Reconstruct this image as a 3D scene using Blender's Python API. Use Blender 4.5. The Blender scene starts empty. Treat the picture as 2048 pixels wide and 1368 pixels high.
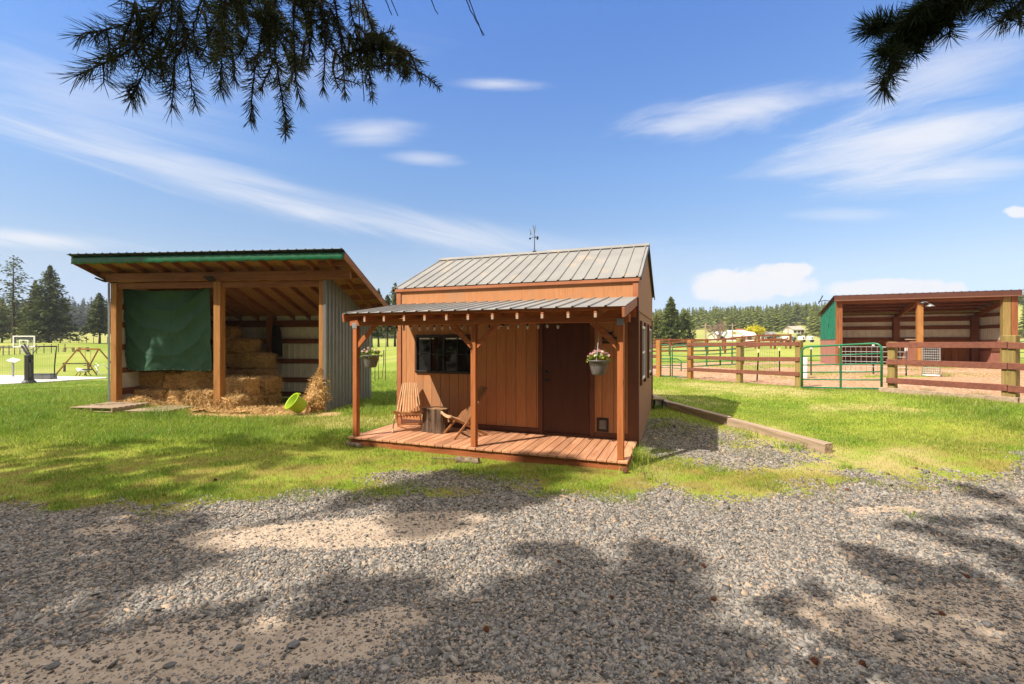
import bpy, bmesh, math, random
import numpy as np
from mathutils import Vector, Matrix, noise as mnoise
R = math.radians
SC = bpy.context.scene
COL = SC.collection
CAMZ = 1.85          # eye height above the driveway
F = 910.0            # focal length in photo pixels (2048 wide)
rng = np.random.default_rng(7)
random.seed(7)

def E(e): return e + CAMZ                      # height relative to the eye -> world z
def pt(px, py, Y):                             # point at depth Y seen at photo pixel
    return Vector(((px-1024)/F*Y, Y, CAMZ+(684-py)/F*Y))

# ------------------------------------------------------------------ noise helpers (numpy)
def _hash(ix, iy, seed):
    h = (ix.astype(np.int64)*374761393 + iy.astype(np.int64)*668265263 + seed*1442695041) & 0xFFFFFFFF
    h = ((h ^ (h >> 13))*1274126177) & 0xFFFFFFFF
    return ((h ^ (h >> 16)) & 0xFFFF)/65535.0
def vnoise(x, y, scale=1.0, seed=0):
    x = np.asarray(x, float)*scale; y = np.asarray(y, float)*scale
    ix = np.floor(x); iy = np.floor(y); fx = x-ix; fy = y-iy
    fx = fx*fx*(3-2*fx); fy = fy*fy*(3-2*fy)
    a=_hash(ix,iy,seed); b=_hash(ix+1,iy,seed); c=_hash(ix,iy+1,seed); d=_hash(ix+1,iy+1,seed)
    return (a*(1-fx)+b*fx)*(1-fy)+(c*(1-fx)+d*fx)*fy
def fbm(x, y, scale=1.0, seed=0, o=4):
    r=0; a=.5; t=0
    for i in range(o):
        r = r + a*vnoise(x,y,scale*2**i,seed+i*17); t+=a; a*=.5
    return r/t
def sstep(a,b,x):
    t=np.clip((x-a)/(b-a),0,1); return t*t*(3-2*t)

# ------------------------------------------------------------------ terrain height
CP = np.array([
 (-3,2.5,-1.85),(3,2.5,-1.85),(0,5,-1.85),(-6,5,-1.85),(6,5,-1.82),(0,0,-1.85),(-10,3,-1.85),(10,4,-1.75),(0,-12,-1.85),(-25,-10,-1.85),(25,-10,-1.8),(-25,5,-1.9),
 (1.6,6.2,-1.82),(-3,7.8,-1.83),(-.5,6.8,-1.84),(0,10,-1.86),(2.6,8.5,-1.79),(3.0,10.6,-1.72),(1,12.5,-1.75),(-2,11,-1.84),
 (-4.9,11.6,-1.84),(-7.9,11.9,-1.86),(-11,12.4,-1.71),(-5,15,-1.86),(-11,15.5,-1.8),(-8,14,-1.87),
 (-9,8,-1.8),(-15,10,-1.75),(-20,18,-2.1),(-12,18,-2.0),(-15,14,-1.78),
 (-31,28,-2.6),(-22,29,-2.6),(-24,25,-2.42),(-30,37,-2.7),(-20,36,-2.7),(-38,33,-2.6),
 (-50,55,-1.3),(-76,75,-.15),(-40,75,-.2),(-60,100,.3),(-100,110,.6),(-40,130,.9),
 (-5,25,-2.0),(-5,40,-1.6),(-12,60,-.6),(0,100,-.3),
 (4.8,6.9,-1.73),(4.25,9,-1.67),(3.75,10.8,-1.62),(5.5,7.3,-1.63),(5.1,9.3,-1.52),(4.6,11,-1.47),(4.3,12.4,-1.5),(8,7,-1.6),(8,9,-1.42),
 (9.9,11.8,-1.285),(10.7,9.8,-1.27),(9,14.2,-1.41),(7,18,-1.46),(8,16,-1.45),(6,18.8,-1.44),(13,7,-1.35),
 (17.2,24.2,-1.25),(23.9,21.5,-1.25),(21,24,-1.25),(15,18,-1.3),(11,20,-1.4),(12,30,-1.22),(20,28,-1.2),
 (12.6,38,-1.09),(25.5,42,-.65),(40,42,-.4),(20,80,-.6),(60,80,0),(60,30,-.8),(45,110,.2)])
def ground(x, y):
    x=np.asarray(x,float); y=np.asarray(y,float)
    shp=x.shape; xf=x.ravel(); yf=y.ravel()
    out=np.empty_like(xf)
    for s in range(0,len(xf),20000):
        X=xf[s:s+20000,None]; Y=yf[s:s+20000,None]
        d2=(X-CP[None,:,0])**2+(Y-CP[None,:,1])**2
        rr=0.25+0.0009*(X*X+Y*Y)
        w=1/(d2+rr)**1.7
        out[s:s+20000]=(w*CP[None,:,2]).sum(1)/w.sum(1)
    r=np.hypot(xf,yf); t=xf/np.maximum(yf,1e-3); t=np.where(yf<=1,np.sign(xf)*3,t)
    H=np.interp(t,[-3,-1.1,-.8,0,.25,.34,.5,.62,.75,1.0,1.12,3],[5,7,8,10,13,16,16,17,14,15,23,26])
    out=out+H*sstep(130,380,r)+1.0*(fbm(xf,yf,.02,5)-.5)*sstep(120,250,r)*8
    out=out+.03*(fbm(xf,yf,.9,3)-.5)*sstep(40,20,r)+.3*(fbm(xf,yf,.06,9)-.5)*sstep(35,80,r)
    return out.reshape(shp)+CAMZ
def gz(x,y): return float(ground(np.array([x]),np.array([y]))[0])

# ------------------------------------------------------------------ tagging and objects
def tag(o,label=None,cat=None,group=None,kind=None):
    if label: o['label']=label
    if cat: o['category']=cat
    if group: o['group']=group
    if kind: o['kind']=kind
    return o
def thing(name,label,cat,loc=(0,0,0),rotz=0,group=None):
    o=bpy.data.objects.new(name,None); COL.objects.link(o)
    o.empty_display_size=.2
    o.location=loc; o.rotation_euler=(0,0,rotz)
    return tag(o,label,cat,group)
def copy_tree(o,parent=None):
    c=o.copy(); COL.objects.link(c)
    if parent is not None: c.parent=parent
    for ch in list(o.children): copy_tree(ch,c)
    return c

class MB:
    def __init__(s): s.v=[]; s.f=[]; s.m=[]; s.cur=0; s.pc=[]
    def mat(s,i): s.cur=i; return s
    def add(s,vs,fs):
        b=len(s.v); s.pc.append((b,len(s.f))); s.v.extend([tuple(v) for v in vs])
        for f in fs: s.f.append(tuple(i+b for i in f)); s.m.append(s.cur)
        return s
    def box(s,x0,x1,y0,y1,z0,z1,M=None):
        vs=[Vector(p) for p in ((x0,y0,z0),(x1,y0,z0),(x1,y1,z0),(x0,y1,z0),(x0,y0,z1),(x1,y0,z1),(x1,y1,z1),(x0,y1,z1))]
        if M is not None: vs=[M@v for v in vs]
        return s.add(vs,[(0,3,2,1),(4,5,6,7),(0,1,5,4),(1,2,6,5),(2,3,7,6),(3,0,4,7)])
    def bbox(s,x0,x1,y0,y1,z0,z1,b=.006,M=None):   # box with chamfered long edges
        bm=bmesh.new(); bmesh.ops.create_cube(bm,size=1)
        for v in bm.verts:
            v.co=Vector(((x0+x1)/2+v.co.x*(x1-x0),(y0+y1)/2+v.co.y*(y1-y0),(z0+z1)/2+v.co.z*(z1-z0)))
        b=min(b,.3*min(x1-x0,y1-y0,z1-z0))
        bmesh.ops.bevel(bm,geom=list(bm.edges),offset=b,segments=1,affect='EDGES',profile=.5)
        return s.frombm(bm,M)
    def frombm(s,bm,M=None):
        bm.verts.index_update()
        vs=[(M@v.co if M is not None else v.co.copy()) for v in bm.verts]
        fs=[[v.index for v in f.verts] for f in bm.faces]
        bm.free(); return s.add(vs,fs)
    def bar(s,p0,p1,w,h,up=(0,0,1),b=.004):         # squared bar from p0 to p1, w sideways, h along up
        p0=Vector(p0); p1=Vector(p1); d=p1-p0; L=d.length; d.normalize()
        upv=Vector(up); sx=d.cross(upv)
        if sx.length<1e-4: sx=d.cross(Vector((0,1,0)))
        sx.normalize(); uz=sx.cross(d)
        M=Matrix(((d.x,sx.x,uz.x,p0.x),(d.y,sx.y,uz.y,p0.y),(d.z,sx.z,uz.z,p0.z),(0,0,0,1)))
        if b: return s.bbox(0,L,-w/2,w/2,-h/2,h/2,b,M)
        return s.box(0,L,-w/2,w/2,-h/2,h/2,M)
    def tube(s,pts,rad,n=8,cap=True):
        pts=[Vector(p) for p in pts]
        if not hasattr(rad,'__len__'): rad=[rad]*len(pts)
        vs=[];fs=[]
        t0=(pts[1]-pts[0]).normalized()
        a=t0.cross(Vector((0,0,1)))
        if a.length<.05: a=t0.cross(Vector((1,0,0)))
        a.normalize()
        for i,p in enumerate(pts):
            if i==0: t=pts[1]-pts[0]
            elif i==len(pts)-1: t=pts[-1]-pts[-2]
            else: t=pts[i+1]-pts[i-1]
            t.normalize(); a=(a-t*a.dot(t)); a.normalize(); bb=t.cross(a)
            for k in range(n):
                an=2*math.pi*k/n
                vs.append(p+(a*math.cos(an)+bb*math.sin(an))*rad[i])
        for i in range(len(pts)-1):
            for k in range(n):
                k2=(k+1)%n
                fs.append((i*n+k,i*n+k2,(i+1)*n+k2,(i+1)*n+k))
        if cap:
            fs.append(tuple(range(n-1,-1,-1))); fs.append(tuple((len(pts)-1)*n+k for k in range(n)))
        return s.add(vs,fs)
    def lathe(s,prof,n=20,c=(0,0,0)):
        vs=[];fs=[]
        for r,z in prof:
            for k in range(n):
                an=2*math.pi*k/n; vs.append((c[0]+r*math.cos(an),c[1]+r*math.sin(an),c[2]+z))
        for i in range(len(prof)-1):
            for k in range(n):
                k2=(k+1)%n; fs.append((i*n+k,i*n+k2,(i+1)*n+k2,(i+1)*n+k))
        return s.add(vs,fs)
    def ball(s,c,r,n=8,m=6,sz=1):
        prof=[(max(1e-4,r*math.sin(math.pi*i/m)),-r*sz*math.cos(math.pi*i/m)) for i in range(m+1)]
        return s.lathe(prof,n,c)
    def each(s,name,mats,parent=None,smooth=False):        # every added piece becomes an object of its own
        out=[]; pc=s.pc+[(len(s.v),len(s.f))]
        for (v0,f0),(v1,f1) in zip(pc[:-1],pc[1:]):
            q=MB(); q.v=s.v[v0:v1]; q.f=[tuple(i-v0 for i in f) for f in s.f[f0:f1]]; q.m=s.m[f0:f1]; out.append(q.build(name,mats,parent,smooth))
        return out
    def build(s,name,mats,parent=None,smooth=False):
        me=bpy.data.meshes.new(name); me.from_pydata(s.v,[],s.f)
        if not isinstance(mats,(list,tuple)): mats=[mats]
        for m in mats: me.materials.append(m)
        if len(mats)>1: me.polygons.foreach_set('material_index',s.m)
        if smooth: me.polygons.foreach_set('use_smooth',[True]*len(me.polygons))
        me.update()
        o=bpy.data.objects.new(name,me); COL.objects.link(o)
        if parent is not None: o.parent=parent
        return o
def np_mesh(name,V,faces_list,mats,parent=None,mi=None):
    """V (n,3); faces_list: list of (k,m) int arrays of constant size m"""
    me=bpy.data.meshes.new(name)
    me.vertices.add(len(V)); me.vertices.foreach_set('co',np.asarray(V,np.float32).ravel())
    idx=np.concatenate([f.ravel() for f in faces_list]).astype(np.int32)
    tot=np.concatenate([np.full(len(f),f.shape[1]) for f in faces_list]).astype(np.int32)
    st=np.concatenate([[0],np.cumsum(tot)[:-1]]).astype(np.int32)
    me.loops.add(len(idx)); me.loops.foreach_set('vertex_index',idx)
    me.polygons.add(len(tot)); me.polygons.foreach_set('loop_start',st); me.polygons.foreach_set('loop_total',tot)
    if not isinstance(mats,(list,tuple)): mats=[mats]
    for m in mats: me.materials.append(m)
    if mi is not None: me.polygons.foreach_set('material_index',np.asarray(mi,np.int32))
    me.update(calc_edges=True); me.validate()
    o=bpy.data.objects.new(name,me); COL.objects.link(o)
    if parent is not None: o.parent=parent
    return o

# ------------------------------------------------------------------ materials
class NT:
    def __init__(s,m): s.nt=m.node_tree; s.n=s.nt.nodes; s.l=s.nt.links
    def node(s,t,**kw):
        nd=s.n.new(t)
        for k,v in kw.items():
            if k.startswith('i_'):
                key=k[2:]; key=int(key) if key.isdigit() else key.replace('_',' ')
                nd.inputs[key].default_value=v
            else: setattr(nd,k,v)
        return nd
    def link(s,a,b): s.l.new(a,b)
    def math(s,op,a,b=None,c=None,clamp=False):
        nd=s.n.new('ShaderNodeMath'); nd.operation=op; nd.use_clamp=clamp
        for i,x in enumerate((a,b,c)):
            if x is None: continue
            if isinstance(x,(int,float)): nd.inputs[i].default_value=x
            else: s.l.new(x,nd.inputs[i])
        return nd.outputs[0]
    def mix(s,f,a,b,bt='MIX'):
        nd=s.n.new('ShaderNodeMix'); nd.data_type='RGBA'; nd.blend_type=bt
        for i,x in ((0,f),(6,a),(7,b)):
            if isinstance(x,(int,float)): nd.inputs[i].default_value=x
            elif isinstance(x,(tuple,list)): nd.inputs[i].default_value=tuple(x)+((1,) if len(x)==3 else ())
            else: s.l.new(x,nd.inputs[i])
        return nd.outputs[2]
    def ramp(s,f,a,b):
        nd=s.n.new('ShaderNodeMapRange'); nd.interpolation_type='SMOOTHSTEP'
        nd.inputs[1].default_value=a; nd.inputs[2].default_value=b; s.l.new(f,nd.inputs[0]); return nd.outputs[0]
    def noise(s,scale,vec=None,detail=4,rough=.55,dist=0):
        nd=s.n.new('ShaderNodeTexNoise'); nd.inputs['Scale'].default_value=scale
        nd.inputs['Detail'].default_value=detail; nd.inputs['Roughness'].default_value=rough
        nd.inputs['Distortion'].default_value=dist
        if vec is not None: s.l.new(vec,nd.inputs['Vector'])
        return nd.outputs['Fac']
    def coord(s,which='Object',scale=None):
        c=s.n.new('ShaderNodeTexCoord').outputs[which]
        if scale is not None:
            mp=s.n.new('ShaderNodeMapping'); mp.inputs['Scale'].default_value=scale; s.l.new(c,mp.inputs[0]); return mp.outputs[0]
        return c
def newmat(name):
    m=bpy.data.materials.new(name); m.use_nodes=True
    t=NT(m); b=t.n['Principled BSDF']
    return m,t,b
def mat(name,c,c2=None,rough=.7,scale=6.0,detail=5,bump=0.0,bscale=None,metal=0.0,stretch=None,spec=.3,patch=None,island=0.0):
    """two-tone noise material; stretch=(sx,sy,sz) for grain"""
    m,t,b=newmat(name)
    v=t.coord('Object',stretch) if stretch else t.coord('Object')
    n=t.noise(scale,v,detail,.6,.4 if stretch else 0)
    c2=c2 or tuple(x*.7 for x in c)
    col=t.mix(t.ramp(n,.32,.68),c,c2)
    if patch:
        n2=t.noise(patch[1],t.coord('Object'),3)
        col=t.mix(t.ramp(n2,patch[2],patch[2]+.15),col,patch[0])
    if island:
        g=t.n.new('ShaderNodeNewGeometry')
        f=t.math('MULTIPLY_ADD',g.outputs['Random Per Island'],2*island,1-island)
        hs=t.n.new('ShaderNodeHueSaturation'); t.link(f,hs.inputs['Value']); t.link(col,hs.inputs['Color']); col=hs.outputs[0]
    t.link(col,b.inputs['Base Color'])
    b.inputs['Roughness'].default_value=rough; b.inputs['Metallic'].default_value=metal
    b.inputs['Specular IOR Level'].default_value=spec
    if bump:
        bp=t.n.new('ShaderNodeBump'); bp.inputs['Strength'].default_value=bump; bp.inputs['Distance'].default_value=.01
        t.link(t.noise(bscale or scale*2,v,6),bp.inputs['Height']); t.link(bp.outputs[0],b.inputs['Normal'])
    return m
def wood(name,c,c2,axis='x',rough=.65,scale=1.0,knots=True,bump=.25,island=.12):
    st={'x':(1.2,16,16),'y':(16,1.2,16),'z':(16,16,1.2)}[axis]
    st=tuple(a*scale for a in st)
    m,t,b=newmat(name)
    v=t.coord('Object',st)
    n=t.noise(1.0,v,6,.6,.7)
    col=t.mix(t.ramp(n,.3,.7),c,c2)
    n3=t.noise(.8,t.coord('Object'),3)
    col=t.mix(t.math('MULTIPLY',t.ramp(n3,.4,.8),.35),col,tuple(x*.55 for x in c2))
    if knots:
        vo=t.n.new('ShaderNodeTexVoronoi'); vo.inputs['Scale'].default_value=1
        ks={'x':(1.8,7,7),'y':(7,1.8,7),'z':(7,7,1.8)}[axis]
        t.link(t.coord('Object',ks),vo.inputs['Vector'])
        col=t.mix(t.math('MULTIPLY',t.ramp(vo.outputs['Distance'],.13,.05),.6),col,tuple(x*.3 for x in c2))
    if island:
        g=t.n.new('ShaderNodeNewGeometry')
        f=t.math('MULTIPLY_ADD',g.outputs['Random Per Island'],2*island,1-island)
        hs=t.n.new('ShaderNodeHueSaturation'); t.link(f,hs.inputs['Value']); t.link(col,hs.inputs['Color']); col=hs.outputs[0]
    t.link(col,b.inputs['Base Color']); b.inputs['Roughness'].default_value=rough; b.inputs['Specular IOR Level'].default_value=.25
    bp=t.n.new('ShaderNodeBump'); bp.inputs['Strength'].default_value=bump; bp.inputs['Distance'].default_value=.004
    t.link(n,bp.inputs['Height']); t.link(bp.outputs[0],b.inputs['Normal'])
    return m
def leafmat(name,c,c2,trans=.35,rough=.6,isl=.3,hue=.02):
    m,t,b=newmat(name)
    g=t.n.new('ShaderNodeNewGeometry'); r=g.outputs['Random Per Island']
    n=t.noise(.35,t.coord('Object'),3)
    col=t.mix(t.ramp(n,.35,.65),c,c2)
    hs=t.n.new('ShaderNodeHueSaturation')
    t.link(t.math('MULTIPLY_ADD',r,2*isl,1-isl),hs.inputs['Value'])
    wn=t.n.new('ShaderNodeTexWhiteNoise'); wn.noise_dimensions='1D'; t.link(r,wn.inputs['W'])
    t.link(t.math('MULTIPLY_ADD',wn.outputs['Value'],2*hue,.5-hue),hs.inputs['Hue'])
    t.link(col,hs.inputs['Color'])
    t.link(hs.outputs[0],b.inputs['Base Color']); b.inputs['Roughness'].default_value=rough
    b.inputs['Specular IOR Level'].default_value=.2
    if trans:
        tr=t.n.new('ShaderNodeBsdfTranslucent'); t.link(hs.outputs[0],tr.inputs[0])
        mx=t.n.new('ShaderNodeMixShader'); mx.inputs[0].default_value=trans
        t.link(b.outputs[0],mx.inputs[1]); t.link(tr.outputs[0],mx.inputs[2])
        t.link(mx.outputs[0],t.n['Material Output'].inputs[0])
    return m

CEDAR=(.45,.152,.048); CEDAR2=(.32,.095,.028)
M={}
for ax in 'xyz':
    M['cedar_'+ax]=wood('cedar_'+ax,CEDAR,CEDAR2,ax)
    M['pine_'+ax]=wood('pine_'+ax,(.42,.20,.065),(.30,.125,.034),ax)
    M['barnwood_'+ax]=wood('barnwood_'+ax,(.31,.122,.048),(.20,.070,.026),ax)
    M['redrail_'+ax]=wood('redrail_'+ax,(.235,.085,.054),(.15,.055,.038),ax,rough=.75)
    M['redgirt_'+ax]=wood('redgirt_'+ax,(.22,.085,.045),(.145,.052,.027),ax,rough=.75)
    M['treated_'+ax]=wood('treated_'+ax,(.31,.225,.078),(.215,.15,.05),ax)
    M['grey_'+ax]=wood('grey_'+ax,(.42,.31,.22),(.27,.19,.13),ax,rough=.85)
M['deck']=wood('deck',(.62,.32,.18),(.44,.20,.105),'y',rough=.55,island=.2)
M['rim']=wood('rim',(.38,.12,.045),(.25,.07,.025),'x')
M['siding']=mat('siding',(.49,.22,.095),(.41,.175,.072),rough=.72,scale=1,stretch=(45,45,3.0),bump=.4,bscale=1.4,spec=.25,island=.08,patch=((.40,.20,.10),1.7,.52))
M['siding_side']=mat('siding_side',(.41,.21,.115),(.36,.185,.10),rough=.72,scale=1,stretch=(45,45,3.0),bump=.25,bscale=1.4,spec=.25)
M['trim']=mat('trim',(.14,.052,.028),(.11,.04,.02),rough=.6,scale=4,bump=.1,spec=.3)
M['trim_light']=mat('trim_light',(.40,.15,.07),(.34,.12,.05),rough=.65,scale=4,bump=.15)
M['door']=mat('door',(.085,.026,.011),(.065,.02,.008),rough=.5,scale=1,stretch=(25,25,2),bump=.15,spec=.35)
M['roofmetal']=mat('roofmetal',(.26,.25,.232),(.22,.21,.195),rough=.6,scale=1.3,metal=.0,spec=.3,patch=((.31,.265,.215),2.2,.55))
M['roofdark']=mat('roofdark',(.055,.06,.06),(.045,.05,.05),rough=.45,scale=3,metal=.3,spec=.5)
M['wallmetal']=mat('wallmetal',(.20,.20,.205),(.17,.17,.175),rough=.4,scale=2,metal=.2,spec=.5)
M['whitemetal']=mat('whitemetal',(.70,.68,.60),(.60,.58,.50),rough=.5,scale=3,spec=.4)
M['greenmetal']=mat('greenmetal',(.012,.16,.095),(.010,.13,.078),rough=.35,scale=2,spec=.5)
M['pinkpanel']=mat('pinkpanel',(.42,.19,.14),(.34,.145,.105),rough=.6,scale=2,stretch=(6,6,1))
M['brownmetal']=mat('brownmetal',(.115,.045,.03),(.095,.037,.026),rough=.4,scale=3,spec=.5)
M['gategreen']=mat('gategreen',(.012,.18,.075),(.010,.14,.06),rough=.35,scale=6,spec=.5)
M['tarp']=mat('tarp',(.046,.112,.070),(.038,.095,.058),rough=.65,scale=3,bump=.15,bscale=9,spec=.22)
M['tarpband']=mat('tarpband',(.004,.115,.042),(.003,.085,.032),rough=.35,scale=3,spec=.5)
M['osb']=mat('osb',(.40,.19,.075),(.22,.09,.03),rough=.8,scale=22,detail=6,stretch=(1,1.8,1))
M['black']=mat('black',(.016,.015,.015),(.012,.012,.012),rough=.45,scale=8,spec=.4)
M['darkcloth']=mat('darkcloth',(.02,.017,.016),(.012,.01,.01),rough=.9,scale=12,bump=.3)
M['bronze']=mat('bronze',(.03,.02,.014),(.022,.015,.011),rough=.45,scale=9,spec=.5,metal=.3)
M['white']=mat('white',(.78,.77,.74),(.72,.71,.68),rough=.5,scale=6)
M['galv']=mat('galv',(.42,.43,.43),(.34,.35,.35),rough=.4,scale=12,metal=.7,spec=.5)
M['steel']=mat('steel',(.18,.185,.19),(.15,.155,.16),rough=.4,scale=12,metal=.6,spec=.5)
M['lime']=mat('lime',(.36,.50,.022),(.32,.45,.02),rough=.45,scale=4,spec=.4)
M['redplastic']=mat('redplastic',(.32,.03,.02),(.26,.025,.018),rough=.5,scale=5)
M['pot']=mat('pot',(.17,.15,.135),(.12,.105,.095),rough=.5,scale=9,spec=.4)
M['soil']=mat('soil',(.05,.032,.02),(.03,.02,.012),rough=.95,scale=30)
M['bark']=mat('bark',(.16,.105,.068),(.07,.042,.026),rough=.9,scale=1,stretch=(16,16,2.2),bump=.9,bscale=1.3)
M['barkfar']=mat('barkfar',(.10,.068,.048),(.055,.037,.027),rough=.9,scale=1,stretch=(6,6,1),bump=.5)
M['cutwood']=mat('cutwood',(.40,.225,.11),(.28,.145,.065),rough=.7,scale=6,bump=.15)
M['log']=mat('log',(.27,.20,.14),(.12,.085,.06),rough=.9,scale=14,bump=.9)
M['slat']=wood('slat',(.68,.45,.27),(.54,.32,.17),'z',rough=.5,knots=False,island=.18)
M['slatdark']=wood('slatdark',(.43,.20,.085),(.32,.135,.05),'z',rough=.5,knots=False,island=.15)
M['concrete']=mat('concrete',(.64,.60,.55),(.56,.53,.49),rough=.85,scale=2,bump=.1)
M['cone']=mat('cone',(.20,.075,.035),(.11,.04,.02),rough=.8,scale=40,island=.3)
M['hay']=mat('hay',(.60,.38,.16),(.36,.20,.075),rough=.9,scale=1,stretch=(9,30,30),detail=7,bump=.8,bscale=1.5)
M['haystrand']=mat('haystrand',(.66,.44,.20),(.46,.27,.10),rough=.8,scale=3,island=.35)
M['haylight']=mat('haylight',(.62,.43,.20),(.46,.29,.12),rough=.85,scale=4,island=.3)
M['conedark']=mat('cone_hanging',(.085,.045,.022),(.04,.022,.012),rough=.9,scale=60,bump=.8)
M['lip']=mat('fascia_lip',(.20,.095,.06),(.16,.075,.045),rough=.6)
M['stone']=None
def glass(name,col=(.9,.95,.95),dark=.012):
    m,t,b=newmat(name)
    b.inputs['Base Color'].default_value=(dark,dark*1.05,dark,1); b.inputs['Roughness'].default_value=.04
    b.inputs['Specular IOR Level'].default_value=.55; b.inputs['IOR'].default_value=1.5
    return m
M['glass']=glass('window_glass')
def clearglass():
    m,t,b=newmat('bulb_glass')
    b.inputs['Base Color'].default_value=(.95,.93,.88,1); b.inputs['Roughness'].default_value=.03
    b.inputs['Transmission Weight'].default_value=.55; b.inputs['IOR'].default_value=1.4
    return m
M['bulb']=clearglass()
m,t,b=newmat('backboard_glass'); b.inputs['Base Color'].default_value=(.75,.8,.8,1); b.inputs['Transmission Weight'].default_value=.95; b.inputs['Roughness'].default_value=.02; b.inputs['IOR'].default_value=1.02
M['board']=m
M['fir']=leafmat('fir_needles',(.10,.13,.030),(.15,.175,.04),.3)
M['firdark']=leafmat('fir_needles_dark',(.062,.085,.026),(.095,.115,.035),.25)
M['pineyellow']=leafmat('pine_needles_olive',(.16,.175,.04),(.22,.215,.055),.3)
M['forest']=leafmat('forest_needles',(.14,.18,.045),(.25,.27,.065),.3,isl=.3)
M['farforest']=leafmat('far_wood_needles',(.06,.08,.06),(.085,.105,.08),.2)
M['needle']=leafmat('near_needles',(.028,.045,.012),(.05,.06,.018),.3)
M['twig']=mat('twig',(.045,.030,.020),(.03,.02,.014),rough=.9,scale=30)
M['willow']=leafmat('willow_leaves',(.66,.58,.03),(.52,.48,.03),.45)
M['shrub']=leafmat('shrub_leaves',(.14,.18,.03),(.10,.14,.03),.3)
M['baretwig']=mat('bare_twigs',(.30,.20,.15),(.22,.15,.11),rough=.9,scale=3)
M['flowerleaf']=leafmat('basket_leaves',(.16,.26,.03),(.30,.36,.04),.35)
M['petal_pink']=leafmat('pink_petals',(.60,.33,.33),(.50,.24,.26),.3,isl=.25)
M['petal_cream']=leafmat('cream_petals',(.70,.60,.34),(.75,.68,.45),.3,isl=.2)
# ================================================================== GROUND
SH=dict(th=.36,X0=1.634,Z0=6.404)         # shed frame: right-front deck corner
BA=dict(th=.096,X0=-4.88,Z0=11.87)        # hay barn frame: right-front post
ST=dict(th=.38,X0=17.23,Z0=24.2)          # horse shelter frame: left-front post (x runs right)
def to_local(fr,x,y):
    c,s=math.cos(fr['th']),math.sin(fr['th']); dx=x-fr['X0']; dy=y-fr['Z0']
    return dx*c-dy*s, dx*s+dy*c            # local x (right along front), local y (into)
def in_poly(x,y,poly):
    ins=np.zeros(x.shape,bool); n=len(poly)
    for i in range(n):
        x1,y1=poly[i]; x2,y2=poly[(i+1)%n]
        if y1==y2: continue
        c=((y1>y)!=(y2>y))&(x<(x2-x1)*(y-y1)/(y2-y1)+x1); ins^=c
    return ins
MULCH=[(13.9,3),(11.3,8.8),(10.05,11.6),(9.0,14.3),(7.05,18.1),(6.1,19.2),(4.5,21),(5,26),(11,27.5),(17.3,28.5),(26,27),(40,20),(40,3)]
def ell(x,y,cx,cy,rx,ry,a=0):
    c,s=math.cos(a),math.sin(a); dx=x-cx; dy=y-cy
    return 1-np.sqrt(((dx*c+dy*s)/rx)**2+((-dx*s+dy*c)/ry)**2)
def masks(x,y):
    wob=(fbm(x,y,1.1,21)-.5); wob2=(fbm(x,y,3.5,22)-.5)
    bnd=np.interp(x,[-12,-5,-2.6,-1.2,-.3,.9,2.5,4,5.5,7.2,10],[4.9,5.05,5.1,5.3,5.4,5.25,5.25,5.4,5.65,6.2,7.2])
    gravel=sstep(-.5,.38,bnd-y+1.2*wob+.9*wob2)
    patch=np.maximum(ell(x,y,3.0,8.3,1.25,2.2,.25),ell(x,y,3.5,6.9,1.1,.75,.2))
    gravel=np.maximum(gravel,.62*sstep(-.1,.6,patch+.8*wob+.7*wob2))
    gravel=np.maximum(gravel,.6*sstep(-.1,.6,ell(x,y,-.9,6.0,1.15,.55,-.1)+.8*wob+.7*wob2))
    dirt=np.zeros_like(x)
    for cx,cy,rx,ry,a,w in ((-1.85,4.35,1.5,.42,.08,1),(-.95,4.75,.9,.25,.1,.8),(-3.95,4.45,.42,.16,.1,1),(-1.7,2.75,1.15,.36,.05,1),(-.95,2.95,.5,.22,.2,.9),(-2.6,2.55,.9,.3,0,1),(3.9,4.78,.62,.13,.05,1),
                       (2.5,2.9,.75,.42,-.3,.85),(3.4,3.1,.8,.4,-.2,.8),(-.35,2.45,.45,.12,0,.9),(.3,2.4,.5,.1,0,.8),(-4.4,3.0,1.0,.3,0,.6),(-2.6,3.55,1.3,.22,.1,.4),(-.3,3.1,.9,.16,-.1,.4),(-3.6,3.9,.9,.18,.1,.35),(5.2,5.1,1.4,.2,.1,.6),(1.85,6.15,.5,.12,.2,.35),(-.8,3.6,.7,.2,.3,.35)):
        dirt=np.maximum(dirt,w*sstep(-.12,.38,ell(x,y,cx,cy,rx,ry,a)+.55*wob+.5*wob2))
    mx=x+.5*wob+.3*wob2; my=y+.5*wob+.3*wob2
    mulch=np.where(in_poly(mx,my,MULCH),1.0,0.0)
    mulch=mulch*(1-.9*sstep(.0,.4,ell(x,y,14.6,17.3,1.6,.55)+.6*wob))*(1-.55*sstep(.52,.66,fbm(x,y,.33,41))*sstep(15,20,y))
    lx,ly=to_local(BA,x,y)
    hayd=sstep(0,.5,ell(lx,ly,-2.0,-.35,3.1,.85)+.5*wob+.3*wob2)
    dry=np.maximum(.75*sstep(0,.5,ell(x,y,7.3,14.3,1.6,3.4,.4)+.8*wob),.55*sstep(0,.5,ell(x,y,4.6,6.6,2.6,1.0,-.1)+.9*wob))
    dry=np.maximum(dry,.6*sstep(.46,.62,fbm(x,y,.5,31))*sstep(0,4,x)*sstep(22,14,y))
    dry=np.maximum(dry,.65*sstep(0,.5,ell(x,y,-3.6,10.4,2.0,1.3,0)+.9*wob))
    return gravel,dirt,mulch,np.maximum(hayd,0),dry

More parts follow.
